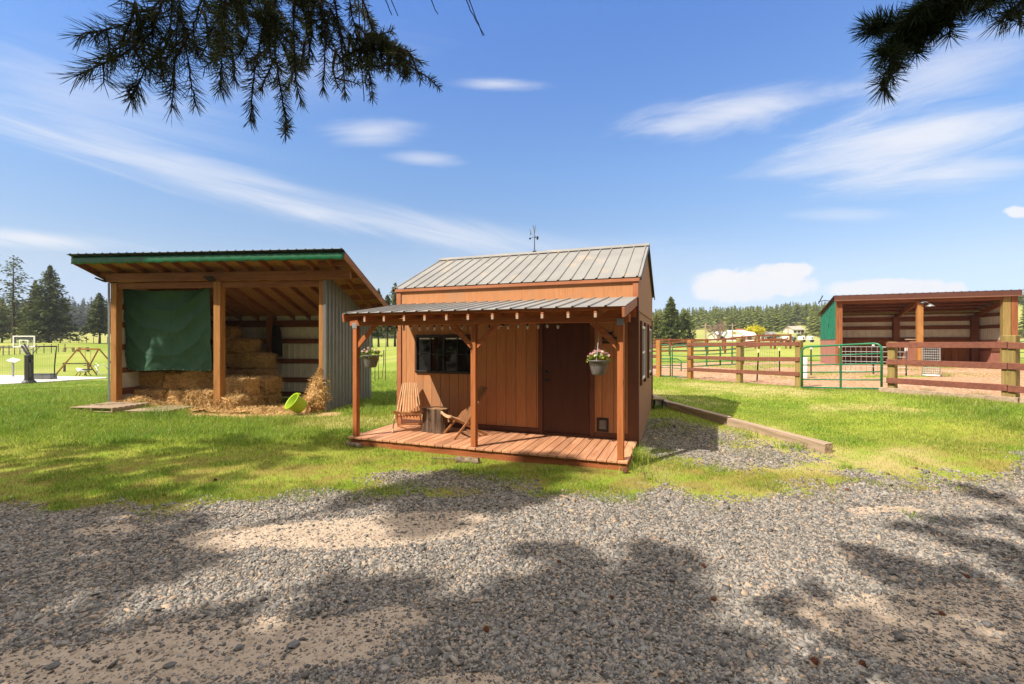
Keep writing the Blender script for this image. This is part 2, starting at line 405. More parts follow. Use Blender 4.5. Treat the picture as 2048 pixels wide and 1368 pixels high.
def ground_material():
    m,t,b=newmat('ground_cover')
    P=t.n.new('ShaderNodeNewGeometry').outputs['Position']
    def attr(nm):
        a=t.n.new('ShaderNodeAttribute'); a.attribute_name=nm; return a.outputs['Fac']
    n1=t.noise(.35,P,5); n2=t.noise(2.2,P,5); n3=t.noise(14,P,4); n4=t.noise(.06,P,4)
    # lawn and meadow
    g=t.mix(t.ramp(n2,.3,.7),(.18,.25,.024),(.28,.32,.04))
    g=t.mix(t.math('MULTIPLY',t.ramp(n1,.4,.7),.5),g,(.24,.26,.045))
    g=t.mix(t.math('MULTIPLY',t.ramp(n3,.5,.8),.4),g,(.07,.11,.012))
    gf=t.mix(t.ramp(n4,.35,.65),(.19,.255,.035),(.33,.335,.085))
    gf=t.mix(t.math('MULTIPLY',t.ramp(n2,.45,.75),.3),gf,(.12,.17,.02))
    ln=t.n.new('ShaderNodeVectorMath'); ln.operation='LENGTH'; t.link(P,ln.inputs[0])
    far=t.ramp(ln.outputs['Value'],14,40)
    g=t.mix(far,g,gf)
    g=t.mix(t.math('MULTIPLY',t.ramp(ln.outputs['Value'],90,170),.55),g,(.36,.33,.13))
    # mossy brown thin lawn beside the gravel
    moss=t.math('MULTIPLY',attr('moss'),t.ramp(n2,.36,.62))
    g=t.mix(t.math('MULTIPLY',moss,.75),g,(.20,.135,.045))
    g=t.mix(t.math('MULTIPLY',attr('dry'),t.ramp(n2,.25,.6)),g,(.46,.38,.17))
    # wood chips
    vm=t.n.new('ShaderNodeTexVoronoi'); vm.inputs['Scale'].default_value=14; vm.inputs['Randomness'].default_value=1; t.link(P,vm.inputs['Vector'])
    sepm=t.n.new('ShaderNodeSeparateColor'); t.link(vm.outputs['Color'],sepm.inputs[0])
    mu=t.mix(sepm.outputs[0],(.24,.115,.062),(.60,.38,.25))
    mu=t.mix(t.math('MULTIPLY',t.ramp(n1,.4,.65),.4),mu,(.40,.22,.12))
    g=t.mix(t.ramp(t.math('ADD',attr('mulch'),t.math('MULTIPLY_ADD',n3,.5,-.25)),.35,.6),g,mu)
    # hay litter
    hd=t.mix(n3,(.46,.27,.14),(.58,.38,.20))
    g=t.mix(t.ramp(t.math('ADD',attr('haydirt'),t.math('MULTIPLY_ADD',n3,.6,-.3)),.3,.6),g,hd)
    # crushed stone
    vo=t.n.new('ShaderNodeTexVoronoi'); vo.inputs['Scale'].default_value=34; t.link(P,vo.inputs['Vector'])
    sep=t.n.new('ShaderNodeSeparateColor'); t.link(vo.outputs['Color'],sep.inputs[0])
    gr=t.mix(sep.outputs[0],(.085,.078,.07),(.22,.20,.175))
    gr=t.mix(t.ramp(sep.outputs[1],.8,.95),gr,(.40,.29,.21))
    gr=t.mix(t.ramp(vo.outputs['Distance'],.3,.62),gr,(.10,.085,.07))
    gf2=t.ramp(t.math('ADD',attr('gravel'),t.math('MULTIPLY_ADD',n3,.8,-.4)),.35,.65)
    g=t.mix(gf2,g,gr)
    # bare dirt
    di=t.mix(n2,(.36,.275,.20),(.47,.375,.285))
    di=t.mix(t.math('MULTIPLY',t.ramp(n3,.45,.7),.65),di,(.27,.20,.145))
    g=t.mix(t.ramp(t.math('ADD',attr('dirt'),t.math('MULTIPLY_ADD',n3,.5,-.25)),.3,.7),g,di)
    t.link(g,b.inputs['Base Color']); b.inputs['Roughness'].default_value=.95; b.inputs['Specular IOR Level'].default_value=.1
    bp=t.n.new('ShaderNodeBump'); bp.inputs['Strength'].default_value=.5; bp.inputs['Distance'].default_value=.03
    hgt=t.math('ADD',n3,t.math('MULTIPLY',vo.outputs['Distance'],t.math('MULTIPLY',gf2,-.8)))
    t.link(hgt,bp.inputs['Height']); t.link(bp.outputs[0],b.inputs['Normal'])
    return m
def build_ground():
    az=np.concatenate([np.arange(-60,60,.3),np.arange(60,300,3.0)])
    rad=np.concatenate([[.5,1,1.4,1.8],np.geomspace(2.1,950,270)])
    A,Rr=np.meshgrid(np.radians(az),rad,indexing='ij')
    x=np.sin(A)*Rr; y=np.cos(A)*Rr
    z=ground(x,y)
    na,nr=A.shape
    V=np.stack([x,y,z],-1).reshape(-1,3)
    V=np.vstack([V,[[0,0,float(z[:,0].mean())]]])
    i=np.arange(na)[:,None]; j=np.arange(nr-1)[None,:]; i2=(i+1)%na
    q=np.stack([i*nr+j,i*nr+j+1,i2*nr+j+1,i2*nr+j],-1).reshape(-1,4)
    c=len(V)-1; ii=np.arange(na)
    tri=np.stack([ii*nr,((ii+1)%na)*nr,np.full(na,c)],-1)
    o=np_mesh('ground',V,[q[:,::-1],tri[:,::-1]],ground_material())
    me=o.data
    if me.polygons[5000].normal.z<0: me.flip_normals()
    g,d,mu,hy,dr=masks(V[:,0],V[:,1])
    moss=sstep(8.6,6.3,V[:,1])*np.where(V[:,1]>4,1,0)
    for nm,a in (('gravel',g),('dirt',d),('mulch',mu),('haydirt',hy),('dry',dr),('moss',moss)):
        at=me.attributes.new(nm,'FLOAT','POINT'); at.data.foreach_set('value',a.astype(np.float32))
    me.polygons.foreach_set('use_smooth',[True]*len(me.polygons))
    tag(o,kind='structure'); return o
build_ground()

def footprint(x,y):
    lx,ly=to_local(SH,x,y)
    a=(lx>-4.95)&(lx<.03)&(ly>-.02)&(ly<5.25)
    bx,by=to_local(BA,x,y)
    b=(bx>-6.45)&(bx<.08)&(by>-.05)&(by<3.2)
    sx,sy=to_local(ST,x,y)
    c=(sx>-.2)&(sx<7.5)&(sy>0)&(sy<3.6)
    return a|b|c
# ------------------------------------------------------------------ gravel
def stone_material():
    m,t,b=newmat('crushed_stone')
    g=t.n.new('ShaderNodeNewGeometry'); r=g.outputs['Random Per Island']
    cr=t.n.new('ShaderNodeValToRGB'); t.link(r,cr.inputs[0]); cr.color_ramp.interpolation='LINEAR'
    els=cr.color_ramp.elements
    els[0].position=0; els[0].color=(.07,.066,.062,1); els[1].position=1; els[1].color=(.50,.36,.25,1)
    for p,c in ((.3,(.165,.155,.146)),(.6,(.275,.258,.235)),(.8,(.38,.345,.30)),(.9,(.36,.27,.20))):
        e=els.new(p); e.color=c+(1,)
    n=t.noise(45,t.coord('Object'),4)
    col=t.mix(t.math('MULTIPLY',n,.5),cr.outputs[0],(.12,.10,.085))
    t.link(col,b.inputs['Base Color']); b.inputs['Roughness'].default_value=.85; b.inputs['Specular IOR Level'].default_value=.25
    bp=t.n.new('ShaderNodeBump'); bp.inputs['Strength'].default_value=.3; bp.inputs['Distance'].default_value=.003
    t.link(n,bp.inputs['Height']); t.link(bp.outputs[0],b.inputs['Normal']); return m
def build_gravel():
    N=680000
    u=rng.random(N); ymin,ymax=2.0,10.0
    y=ymin+(ymax-ymin)*u**1.25
    x=(rng.random(N)*2-1)*(1.15*y+3.0)
    g,d,mu,hy,dr=masks(x,y)
    dens=g*(1-.93*d)*(.70+.55*sstep(.3,.55,fbm(x,y,.7,91)))+.13*d*d
    fade=np.clip(1.25-.05*(y-2),.35,1)
    keep=(rng.random(N)<dens*fade)&~footprint(x,y)
    # scattered strays in the thin grass next to the gravel
    x=x[keep]; y=y[keep]; d=d[keep]; n=len(x)
    z=ground(x,y)
    L=(.0062+.0095*rng.random(n)**1.5)*(1+.06*(y-2))
    big=rng.random(n)<.05; L=np.where(big,L*rng.uniform(1.3,2.0,n),L)*(1-.5*np.clip(d,0,1)*(rng.random(n)<.85))
    box=np.array([(-1,-1,-1),(1,-1,-1),(1,1,-1),(-1,1,-1),(-1,-1,1),(1,-1,1),(1,1,1),(-1,1,1)],float)
    V=box[None]*np.ones((n,1,1))
    V+= rng.uniform(-.5,.5,(n,8,3))
    V[:,4:,:2]*=rng.uniform(.45,.95,(n,1,1))
    V[:,:,0]*=(L*rng.uniform(.9,1.35,n))[:,None]
    V[:,:,1]*=(L*rng.uniform(.55,.95,n))[:,None]
    V[:,:,2]*=(L*rng.uniform(.22,.5,n))[:,None]
    # tilt
    tx=rng.normal(0,.42,n); ty=rng.normal(0,.42,n); tz=rng.random(n)*2*np.pi
    def rot(V,a,i,j):
        c=np.cos(a)[:,None]; s=np.sin(a)[:,None]
        p=V[:,:,i]*c-V[:,:,j]*s; q=V[:,:,i]*s+V[:,:,j]*c
        V[:,:,i]=p; V[:,:,j]=q
    rot(V,tx,1,2); rot(V,ty,0,2); rot(V,tz,0,1)
    V[:,:,0]+=x[:,None]; V[:,:,1]+=y[:,None]; V[:,:,2]+=(z+L*.12*rng.random(n))[:,None]
    fc=np.array([(0,3,2,1),(4,5,6,7),(0,1,5,4),(1,2,6,5),(2,3,7,6),(3,0,4,7)])
    f=(np.arange(n)[:,None,None]*8+fc[None]).reshape(-1,4)
    o=np_mesh('gravel',V.reshape(-1,3),[f],stone_material())
    tag(o,kind='stuff',label='loose grey crushed gravel spread over the driveway',cat='gravel')
build_gravel()
# ------------------------------------------------------------------ grass
M['grass']=None
def grass_material():
    m,t,b=newmat('grass_blades')
    g=t.n.new('ShaderNodeNewGeometry'); r=g.outputs['Random Per Island']
    P=g.outputs['Position']
    n=t.noise(.5,P,4); n2=t.noise(2.5,P,3)
    col=t.mix(t.ramp(n,.35,.65),(.165,.29,.026),(.26,.35,.042))
    a=t.n.new('ShaderNodeAttribute'); a.attribute_name='dryness'
    col=t.mix(t.math('MULTIPLY',a.outputs['Fac'],.75),col,(.40,.31,.085))
    wn=t.n.new('ShaderNodeTexWhiteNoise'); wn.noise_dimensions='1D'; t.link(r,wn.inputs['W'])
    col=t.mix(t.ramp(wn.outputs['Value'],.86,.95),col,(.48,.40,.17))
    hs=t.n.new('ShaderNodeHueSaturation'); t.link(t.math('MULTIPLY_ADD',r,.8,.6),hs.inputs['Value']); t.link(col,hs.inputs['Color'])
    t.link(hs.outputs[0],b.inputs['Base Color']); b.inputs['Roughness'].default_value=.5; b.inputs['Specular IOR Level'].default_value=.25
    tr=t.n.new('ShaderNodeBsdfTranslucent'); t.link(hs.outputs[0],tr.inputs[0])
    mx=t.n.new('ShaderNodeMixShader'); mx.inputs[0].default_value=.35
    t.link(b.outputs[0],mx.inputs[1]); t.link(tr.outputs[0],mx.inputs[2]); t.link(mx.outputs[0],t.n['Material Output'].inputs[0])
    return m
def blades(name,x,y,z,h,w,lean,dryv,matl):
    n=len(x)
    a=rng.random(n)*2*np.pi; wd=np.stack([np.cos(a),np.sin(a)],-1)
    la=rng.random(n)*2*np.pi; ld=np.stack([np.cos(la),np.sin(la)],-1)*lean[:,None]
    V=np.zeros((n,5,3)); b=np.stack([x,y],-1)
    V[:,0,:2]=b-wd*w[:,None]*.5; V[:,1,:2]=b+wd*w[:,None]*.5
    mid=b+ld*h[:,None]*.32
    V[:,2,:2]=mid-wd*w[:,None]*.40; V[:,3,:2]=mid+wd*w[:,None]*.40
    V[:,4,:2]=b+ld*h[:,None]
    V[:,0,2]=z-.01; V[:,1,2]=z-.01; V[:,2,2]=z+h*.58; V[:,3,2]=z+h*.58; V[:,4,2]=z+h*np.sqrt(np.clip(1-.55*lean**2,.15,1))
    i=np.arange(n)[:,None]*5
    q=i+np.array([[0,1,3,2]]); t=i+np.array([[2,3,4]])
    o=np_mesh(name,V.reshape(-1,3),[q,t],matl)
    at=o.data.attributes.new('dryness','FLOAT','POINT'); at.data.foreach_set('value',np.repeat(dryv,5).astype(np.float32))
    return o
def build_grass():
    gm=grass_material(); M['grass']=gm
    N=1150000
    u=rng.random(N); y0,y1=4.6,30.0
    y=y0*(y1/y0)**(u**1.15)
    x=(rng.random(N)*2-1)*(1.12*y+3.2)
    g,d,mu,hy,dr=masks(x,y)
    dens=(1-g)*(1-d)*(1-.97*mu)*(1-.93*hy)*(1-.55*dr)
    clump=fbm(x,y,1.6,51); cl2=fbm(x,y,6,52)
    thin=sstep(9.2,6.4,y)                      # thin mossy turf near the drive
    dens=dens*np.clip(1-.75*thin+ .6*thin*sstep(.45,.65,clump),0,1)*np.clip(.45+1.1*cl2,0,1)
    keep=(rng.random(N)<dens)&~footprint(x,y)
    x=x[keep];y=y[keep];dr=dr[keep];thin=thin[keep];clump=clump[keep];cl2=cl2[keep];n=len(x)
    lx,ly=to_local(SH,x,y)
    tall=np.where(x<0,sstep(7.2,9.6,y),0)+np.where(x>0,sstep(0,.9,ell(x,y,9.6,9.6,1.0,4.5,-.42)),0)
    tall=np.clip(tall,0,1)*(1-.6*sstep(15,22,y))
    tuft=sstep(.58,.72,clump)
    h=(.022+.03*rng.random(n))*(1-tall)+(.055+.075*rng.random(n))*tall
    h=h*(1+.9*tuft*(.4+tall))*(1-.4*dr)*np.clip(.6+.8*cl2,.5,1.5)
    w=(.0028+.0022*rng.random(n))*(1+.09*(y-5))
    lean=np.clip(.25+.65*rng.random(n),0,.95)
    dryv=np.clip(dr*.9+.85*thin*sstep(.66,.42,clump)+.3*(x>1.5)*sstep(.35,.6,fbm(x,y,.8,61)),0,1)
    tag(blades('lawn_grass',x,y,ground(x,y),h,w,lean,dryv,gm),kind='stuff',label='sunlit green lawn grass between the driveway and the sheds',cat='grass')
    # distinct taller tufts
    cs=[]
    for px,Y,k,hh in ((305,10.6,60,.22),(505,9.3,90,.20),(285,8.9,90,.2),(395,9.1,80,.2),(480,8.6,60,.18),(160,8.6,60,.14),(590,9.0,60,.15),(640,8.1,60,.14),(710,11.6,110,.24),(735,12.2,90,.22),(560,10.2,80,.22),
                     (505,10.9,70,.2),(1268,6.9,170,.30),(1272,6.5,60,.2),(1278,6.3,40,.16),(1492,8.0,50,.2),(1600,7.2,60,.18),(1570,7.3,40,.15),(1435,7.6,25,.12),(790,7.3,30,.12),(875,6.9,40,.13),(1090,6.4,40,.12),(760,7.6,40,.14),
                     (1335,10.8,50,.16),(1320,9.2,50,.16),(330,8.0,60,.12),(440,7.6,60,.12),(60,8.0,80,.14),(1850,11.2,90,.2),(1790,11.6,60,.18),(1960,10.2,90,.2),(1690,6.2,40,.1),(1830,4.6,40,.07),(1100,5.5,50,.1),(1130,5.6,30,.08),(205,11.7,80,.22),(420,10.4,50,.18),(1300,6.0,40,.1),(1210,5.6,40,.09),(1850,17.4,60,.25),(1890,17.2,60,.25)):
        p=pt(px,0,Y); cs.append((p.x,Y,k,hh))
    X=[];Yv=[];H=[]
    for cx,cy,k,hh in cs:
        X.append(cx+rng.normal(0,.055+.25*hh,k)); Yv.append(cy+rng.normal(0,.055+.2*hh,k)); H.append(hh*(.45+.55*rng.random(k)))
    X=np.concatenate(X);Yv=np.concatenate(Yv);H=np.concatenate(H); n=len(X)
    ok=~footprint(X,Yv); X=X[ok];Yv=Yv[ok];H=H[ok]; n=len(X)
    tag(blades('grass_tufts',X,Yv,ground(X,Yv),H,.006+.004*rng.random(n),.2+.5*rng.random(n),.1*rng.random(n),gm),kind='stuff',label='taller tufts of green grass along deck and timbers',cat='grass')
build_grass()
# small things on the drive
def make_cone():
    b=MB(); n=0
    prof=[(.002,0),(.018,.008),(.022,.022),(.018,.038),(.010,.052),(.002,.060)]
    b.lathe(prof,10)
    for i in range(6):
        for k in range(8):
            an=(k+.5*(i%2))*math.pi/4; z=.006+.009*i; r=.024*math.sin(math.pi*(.2+.13*i))
            p=Vector((r*math.cos(an),r*math.sin(an),z)); t=Vector((math.cos(an),math.sin(an),.5)).normalized()
            sd=Vector((-math.sin(an),math.cos(an),0))*.008
            b.add([p-sd-t*.004,p+sd-t*.004,p+t*.012+Vector((0,0,.004)),p+t*.004-Vector((0,0,.004))],[(0,1,2),(0,3,1),(1,3,2),(0,2,3)])
    return b.build('pine_cone',M['cone'])
cone=make_cone(); cn=0
for px,py in ((1423,1205),(1938,1165),(1220,1200),(1402,1140),(1115,1130),(1622,1335),(1730,1335),(1663,1027),(1690,1000),(975,1270),(1780,970),(332,993),(430,965),(1835,960),(1890,1235),(1255,944)):
    Y=1.85*F/(py-684)
    o=cone if cn==0 else cone.copy()
    if cn: COL.objects.link(o)
    x=(px-1024)/F*Y; s=.55+.2*random.random()
    if px==1255: s=1.5; Y=6.27; x=(px-1024)/F*Y
    o.location=(x,Y,gz(x,Y)+.02*s); o.rotation_euler=(R(75+random.random()*25),random.random()*.4,random.random()*6); o.scale=(s,s,s); cn+=1
    if px==1255: tag(o,'dark pine cone on the ground at the right front corner of the deck','pine cone','pine cones on the ground')
    elif py<1000 and px<600: tag(o,'small brown pine cone lying in the shaded mossy grass','pine cone','pine cones on the ground')
    elif py<1030: tag(o,'small brown pine cone lying in the sunlit grass edge right of the deck','pine cone','pine cones on the ground')
    else: tag(o,'small brown pine cone lying on the grey gravel drive','pine cone','pine cones on the ground')
def rock(px,py,s,label):
    Y=1.85*F/(py-684); x=(px-1024)/F*Y
    bm=bmesh.new(); bmesh.ops.create_icosphere(bm,subdivisions=2,radius=1)
    sd=px*.37
    for v in bm.verts:
        d=.75+.5*mnoise.noise(v.co*1.3+Vector((sd,0,0)))
        v.co=Vector((v.co.x*d*1.3,v.co.y*d,v.co.z*d*.6))*s
    b=MB(); b.frombm(bm); o=b.build('rock',M['rockm']); o.location=(x,Y,gz(x,Y)+.2*s); o.rotation_euler=(0,.1,px)
    tag(o,label,'rock','larger rocks on the bare dirt')
M['rockm']=mat('rock_grey',(.17,.165,.16),(.11,.105,.10),rough=.85,scale=25,bump=.5)
rock(588,1294,.038,'largest dark angular rock on the pale dirt strip'); rock(478,1300,.032,'dark angular rock on the dirt, left of the largest one'); rock(340,1335,.03,'dark stone on the dirt near the lower left'); rock(107,1337,.033,'dark stone at the far lower left of the dirt'); rock(1015,985+360,.026,'dark stone near the bottom middle edge'); rock(1974,1252,.035,'flat dark stone on the brown dirt at lower right')
# ================================================================== SHED with porch
# local frame: x right along the front, y into the shed, z up from the ground (deck top at DT)
DT=.14
def shed_root(name,label,cat,group=None): 
    return thing(name,label,cat,(SH['X0'],SH['Z0'],E(-1.82)),-SH['th'],group)
SC_,SS_=math.cos(SH['th']),math.sin(SH['th'])
def sx(px,v):      # local x on the plane y=v seen at photo column px
    k=(px-1024)/F
    u=(SH['X0']+SS_*v-k*(SH['Z0']+SC_*v))/(SC_+k*SS_); return -u
def szh(px,py,v):  # local z there
    x=sx(px,v); Z=SH['Z0']-SS_*x+SC_*v
    return (684-py)*Z/F+1.82
PD=1.416; SD=3.757; XL=-4.80; XR=0.0; WE=DT+2.72; EZ=DT+2.78; RZ=DT+3.706
shed=shed_root('garden_shed','orange brown board shed with grey metal roof and covered front porch','shed')
def boards(b,x0,x1,z0,z1,yf,openings,bw=.2,gap=.007,th=.022):
    """vertical siding boards whose face is at y=yf, leaving the openings (ox0,ox1,oz0,oz1) free"""
    xs=[x0]; x=math.ceil((x0+.03)/bw)*bw
    while x<x1-.03: xs.append(x); x+=bw
    xs.append(x1)
    for a,c in zip(xs[:-1],xs[1:]):
        cuts=sorted({a,c}|{o[k] for o in openings for k in (0,1) if a<o[k]<c})
        for p,q in zip(cuts[:-1],cuts[1:]):
            iv=[(z0,z1)]
            for o in openings:
                if o[0]<=(p+q)/2<=o[1]:
                    n=[]
                    for lo,hi in iv:
                        if o[2]>lo: n.append((lo,min(hi,o[2])))
                        if o[3]<hi: n.append((max(lo,o[3]),hi))
                    iv=[(l,h) for l,h in n if h-l>.005]
            for lo,hi in iv:
                pa=p+(gap/2 if p==a else 0); qa=q-(gap/2 if q==c else 0)
                b.box(pa,qa,yf,yf+th,lo,hi)
dx0,dx1=sx(1086,PD),sx(1179,PD); dz0=DT+.04; dz1=DT+2.07
wx0,wx1=sx(836,PD),sx(836,PD)+1.20; wz0,wz1=szh(860,741,PD),szh(860,675,PD)
ptx0,ptx1=sx(1196,PD),sx(1215,PD); ptz0,ptz1=szh(1205,861,PD),szh(1205,838,PD)
ops=[(dx0-.09,dx1+.09,0,dz1+.09),(wx0-.02,wx1+.02,wz0-.02,wz1+.02),(ptx0,ptx1,ptz0,ptz1)]
b=MB()
b.mat(1).box(XL+.01,XR-.01,PD+.022,PD+.10,.0,WE)                      # backing of the front wall
b.mat(0); boards(b,XL+.0,XR-.0,DT+.0,DT+2.43,PD,ops)
b.box(XL,XR,PD-.012,PD+.0215,DT+2.432,EZ-.01)                          # plain panel above the porch roof
b.build('front_wall',[M['siding'],M['trim']],shed)
b=MB()
b.box(XR-.022,XR,PD+.101,PD+SD,-.05,DT+2.21)
gz0=DT+2.23
b.add([(XR-.02,PD+.1,gz0),(XR-.02,PD+SD,gz0),(XR-.02,PD+SD,EZ-.02),(XR-.02,PD+SD/2,RZ-.03),(XR-.02,PD+.1,EZ-.02),
       (XR+.012,PD+.0,gz0),(XR+.012,PD+SD,gz0),(XR+.012,PD+SD,EZ-.02),(XR+.012,PD+SD/2,RZ-.03),(XR+.012,PD+.0,EZ-.02)],
      [(0,1,2,3,4),(5,9,8,7,6),(0,5,6,1),(1,6,7,2),(2,7,8,3),(3,8,9,4),(4,9,5,0)])
b.box(XR-.02,XR+.02,PD+.05,PD+SD,DT+2.21,DT+2.228)
b.build('side_wall',M['siding_side'],shed)
b=MB()
b.box(XL,XL+.03,PD+.101,PD+SD,-.05,EZ-.02)
b.add([(XL,PD+.1,EZ-.02),(XL,PD+SD,EZ-.02),(XL,PD+SD/2,RZ-.03),(XL+.03,PD+.1,EZ-.02),(XL+.03,PD+SD,EZ-.02),(XL+.03,PD+SD/2,RZ-.03)],[(0,2,1),(3,4,5),(0,1,4,3),(1,2,5,4),(2,0,3,5)])
b.box(XL+.03,XR-.022,PD+SD-.03,PD+SD,-.05,EZ-.02)
b.build('rear_wall',M['siding_side'],shed)
b=MB()
b.bbox(XL-.02,XL+.09,PD-.022,PD-.0005,DT,DT+2.43); b.bbox(XL-.022,XL-.0005,PD-.022,PD+.09,DT-.1,EZ-.02)
b.bbox(XL-.02,XL+.09,PD-.034,PD-.0125,DT+2.435,EZ-.015)
b.bbox(XR-.075,XR+.02,PD-.034,PD-.0125,DT+2.435,EZ-.015)
b.each('corner_trim',M['trim_light'],shed)
b=MB()
b.bbox(XR-.16,XR+.022,PD-.023,PD-.0005,DT,DT+2.43); b.bbox(XR+.0005,XR+.0225,PD+.0005,PD+.05,-.05,DT+2.2)
b.bbox(XR+.0005,XR+.0225,PD+SD-.09,PD+SD+.02,-.05,DT+2.2)
b.each('corner_board',M['trim'],shed)
b=MB()
b.bbox(XL+.09,dx0-.092,PD-.02,PD-.0005,DT+.002,DT+.10); b.bbox(dx1+.092,XR-.16,PD-.02,PD-.0005,DT+.002,DT+.10)
b.each('base_trim',M['trim'],shed)
# roof
def ribbed(b,x0,x1,P0,P1,rib=.229,h=.02,th=.004,start=.05,lap=.0):
    """sheet from the eave line P0=(y,z) to P1=(y,z) with ribs running up the slope"""
    prof=[(x0,0)]; x=x0+start
    while x<x1-.03:
        prof+= [(x-.022,0),(x-.010,h),(x+.010,h),(x+.022,0)]; x+=rib
    prof.append((x1,0))
    d=Vector((0,P1[0]-P0[0],P1[1]-P0[1])).normalized(); nrm=Vector((0,-d.z,d.y))
    top0=[Vector((x,P0[0],P0[1]))+nrm*z for x,z in prof]; top1=[Vector((x,P1[0],P1[1]))+nrm*z for x,z in prof]
    n=len(prof); vs=top0+top1+[v-nrm*th for v in top0]+[v-nrm*th for v in top1]; fs=[]
    for i in range(n-1):
        fs+= [(i,i+1,n+i+1,n+i),(2*n+i+1,2*n+i,3*n+i,3*n+i+1),(i+1,i,2*n+i,2*n+i+1),(n+i,n+i+1,3*n+i+1,3*n+i)]
    fs+= [(0,n,3*n,2*n),(n-1,2*n-1+0,4*n-1,3*n-1)]
    return b.add(vs,fs)
sl=(RZ-EZ)/(SD/2+.06)
b=MB(); ribbed(b,XL-.06,XR+.06,(PD-.07,EZ),(PD+SD/2,RZ)); ribbed(b,XL-.06,XR+.06,(PD+SD+.07,EZ),(PD+SD/2,RZ))
roof=b.build('roof',M['roofmetal'],shed)
b=MB()
yr=PD+SD/2
for s in (-1,1):
    b.add([(XL-.07,yr,RZ+.035),(XR+.07,yr,RZ+.035),(XR+.07,yr+s*.15,RZ+.028-.15*sl),(XL-.07,yr+s*.15,RZ+.028-.15*sl)],[(0,1,2,3)])
    b.add([(XL-.07,yr,RZ+.029),(XR+.07,yr,RZ+.029),(XR+.07,yr+s*.15,RZ+.018-.15*sl),(XL-.07,yr+s*.15,RZ+.018-.15*sl)],[(0,3,2,1)])
b.build('ridge_cap',M['roofmetal'],roof)
b=MB()
for xx in (XL-.075,XR+.045):
    for s in (-1,1):
        y0=PD+SD/2+s*(SD/2+.08)
        b.bar((xx+.015,y0,EZ-.035),(xx+.015,yr,RZ-.035),.022,.055)
b.each('rake_trim',M['bronze'],roof)
b=MB(); b.bbox(XL-.05,XR+.04,PD-.060,PD-.036,EZ-.075,EZ-.012); b.build('eave_trim',M['trim_light'],roof)
# door
b=MB(); b.bbox(dx0,dx1,PD+.0,PD+.04,dz0,dz1,.004)
door=b.build('door',M['door'],shed)
b=MB()
b.bbox(dx0-.09,dx0-.004,PD-.02,PD+.021,DT+.002,dz1+.09); b.bbox(dx1+.004,dx1+.09,PD-.02,PD+.021,DT+.002,dz1+.09); b.bbox(dx0-.003,dx1+.003,PD-.02,PD+.021,dz1+.004,dz1+.09)
b.bbox(dx0-.003,dx1+.003,PD-.03,PD+.02,DT+.003,dz0-.004)
b.build('door_frame',M['trim'],door)
b=MB(); hx=dx0+.07
b.tube([(hx,PD,DT+.98),(hx,PD-.012,DT+.98)],.030,14); b.tube([(hx,PD-.012,DT+.98),(hx,PD-.05,DT+.98)],.010,8); b.ball((hx,PD-.065,DT+.98),.028,12,8)
b.build('door_knob',M['black'],door,True)
b=MB(); b.tube([(hx,PD,DT+1.13),(hx,PD-.02,DT+1.13)],.032,14); b.tube([(hx,PD-.02,DT+1.13),(hx,PD-.028,DT+1.13)],.018,10); b.build('deadbolt',M['black'],door,True)
# front window: dark frame with four by two panes
b=MB(); f=.035
b.bbox(wx0-.05,wx1+.05,PD-.035,PD-.001,wz1-.0,wz1+.05); b.bbox(wx0-.05,wx1+.05,PD-.04,PD-.001,wz0-.05,wz0)
b.bbox(wx0-.05,wx0,PD-.034,PD-.0015,wz0+.0005,wz1-.0005); b.bbox(wx1,wx1+.05,PD-.034,PD-.0015,wz0+.0005,wz1-.0005)
win=b.build('front_window',M['bronze'],shed)
b=MB()
xm=(wx0+wx1)/2; zm=(wz0+wz1)/2
b.box(xm-.018,xm+.018,PD-.026,PD+.004,wz0,wz1)
for q in (.25,.75):
    xx=wx0+q*(wx1-wx0); b.box(xx-.008,xx+.008,PD-.020,PD+.004,wz0,wz1)
for aa,cc in ((wx0,xm-.018),(xm+.018,wx1)): b.box(aa,cc,PD-.019,PD+.003,zm-.008,zm+.008)
b.build('muntins',M['bronze'],win)
b=MB(); b.box(wx0,wx1,PD+.005,PD+.012,wz0,wz1); b.build('window_pane',M['glass'],win)
b=MB()
for a0,a1 in ((.03,.235),(.262,.31),(.525,.735),(.765,.86)):
    b.box(wx0+a0*(wx1-wx0),wx0+a1*(wx1-wx0),PD+.0015,PD+.0045,wz1-.036,wz1-.009)
b.each('sticker_strip',M['white'],win)
# pet door
b=MB()
for a in ((ptx0-.02,ptx1+.02,ptz1-.02,ptz1+.02),(ptx0-.02,ptx1+.02,ptz0-.02,ptz0+.02)): b.bbox(a[0],a[1],PD-.018,PD-.0008,a[2],a[3])
for a in ((ptx0-.02,ptx0+.02),(ptx1-.02,ptx1+.02)): b.bbox(a[0],a[1],PD-.0178,PD-.001,ptz0+.0205,ptz1-.0205)
pd_=b.build('pet_door',M['bronze'],shed)
b=MB(); b.box(ptx0+.02,ptx1-.02,PD-.004,PD+.002,ptz0+.02,ptz1-.02); b.build('flap',M['steel'],pd_)
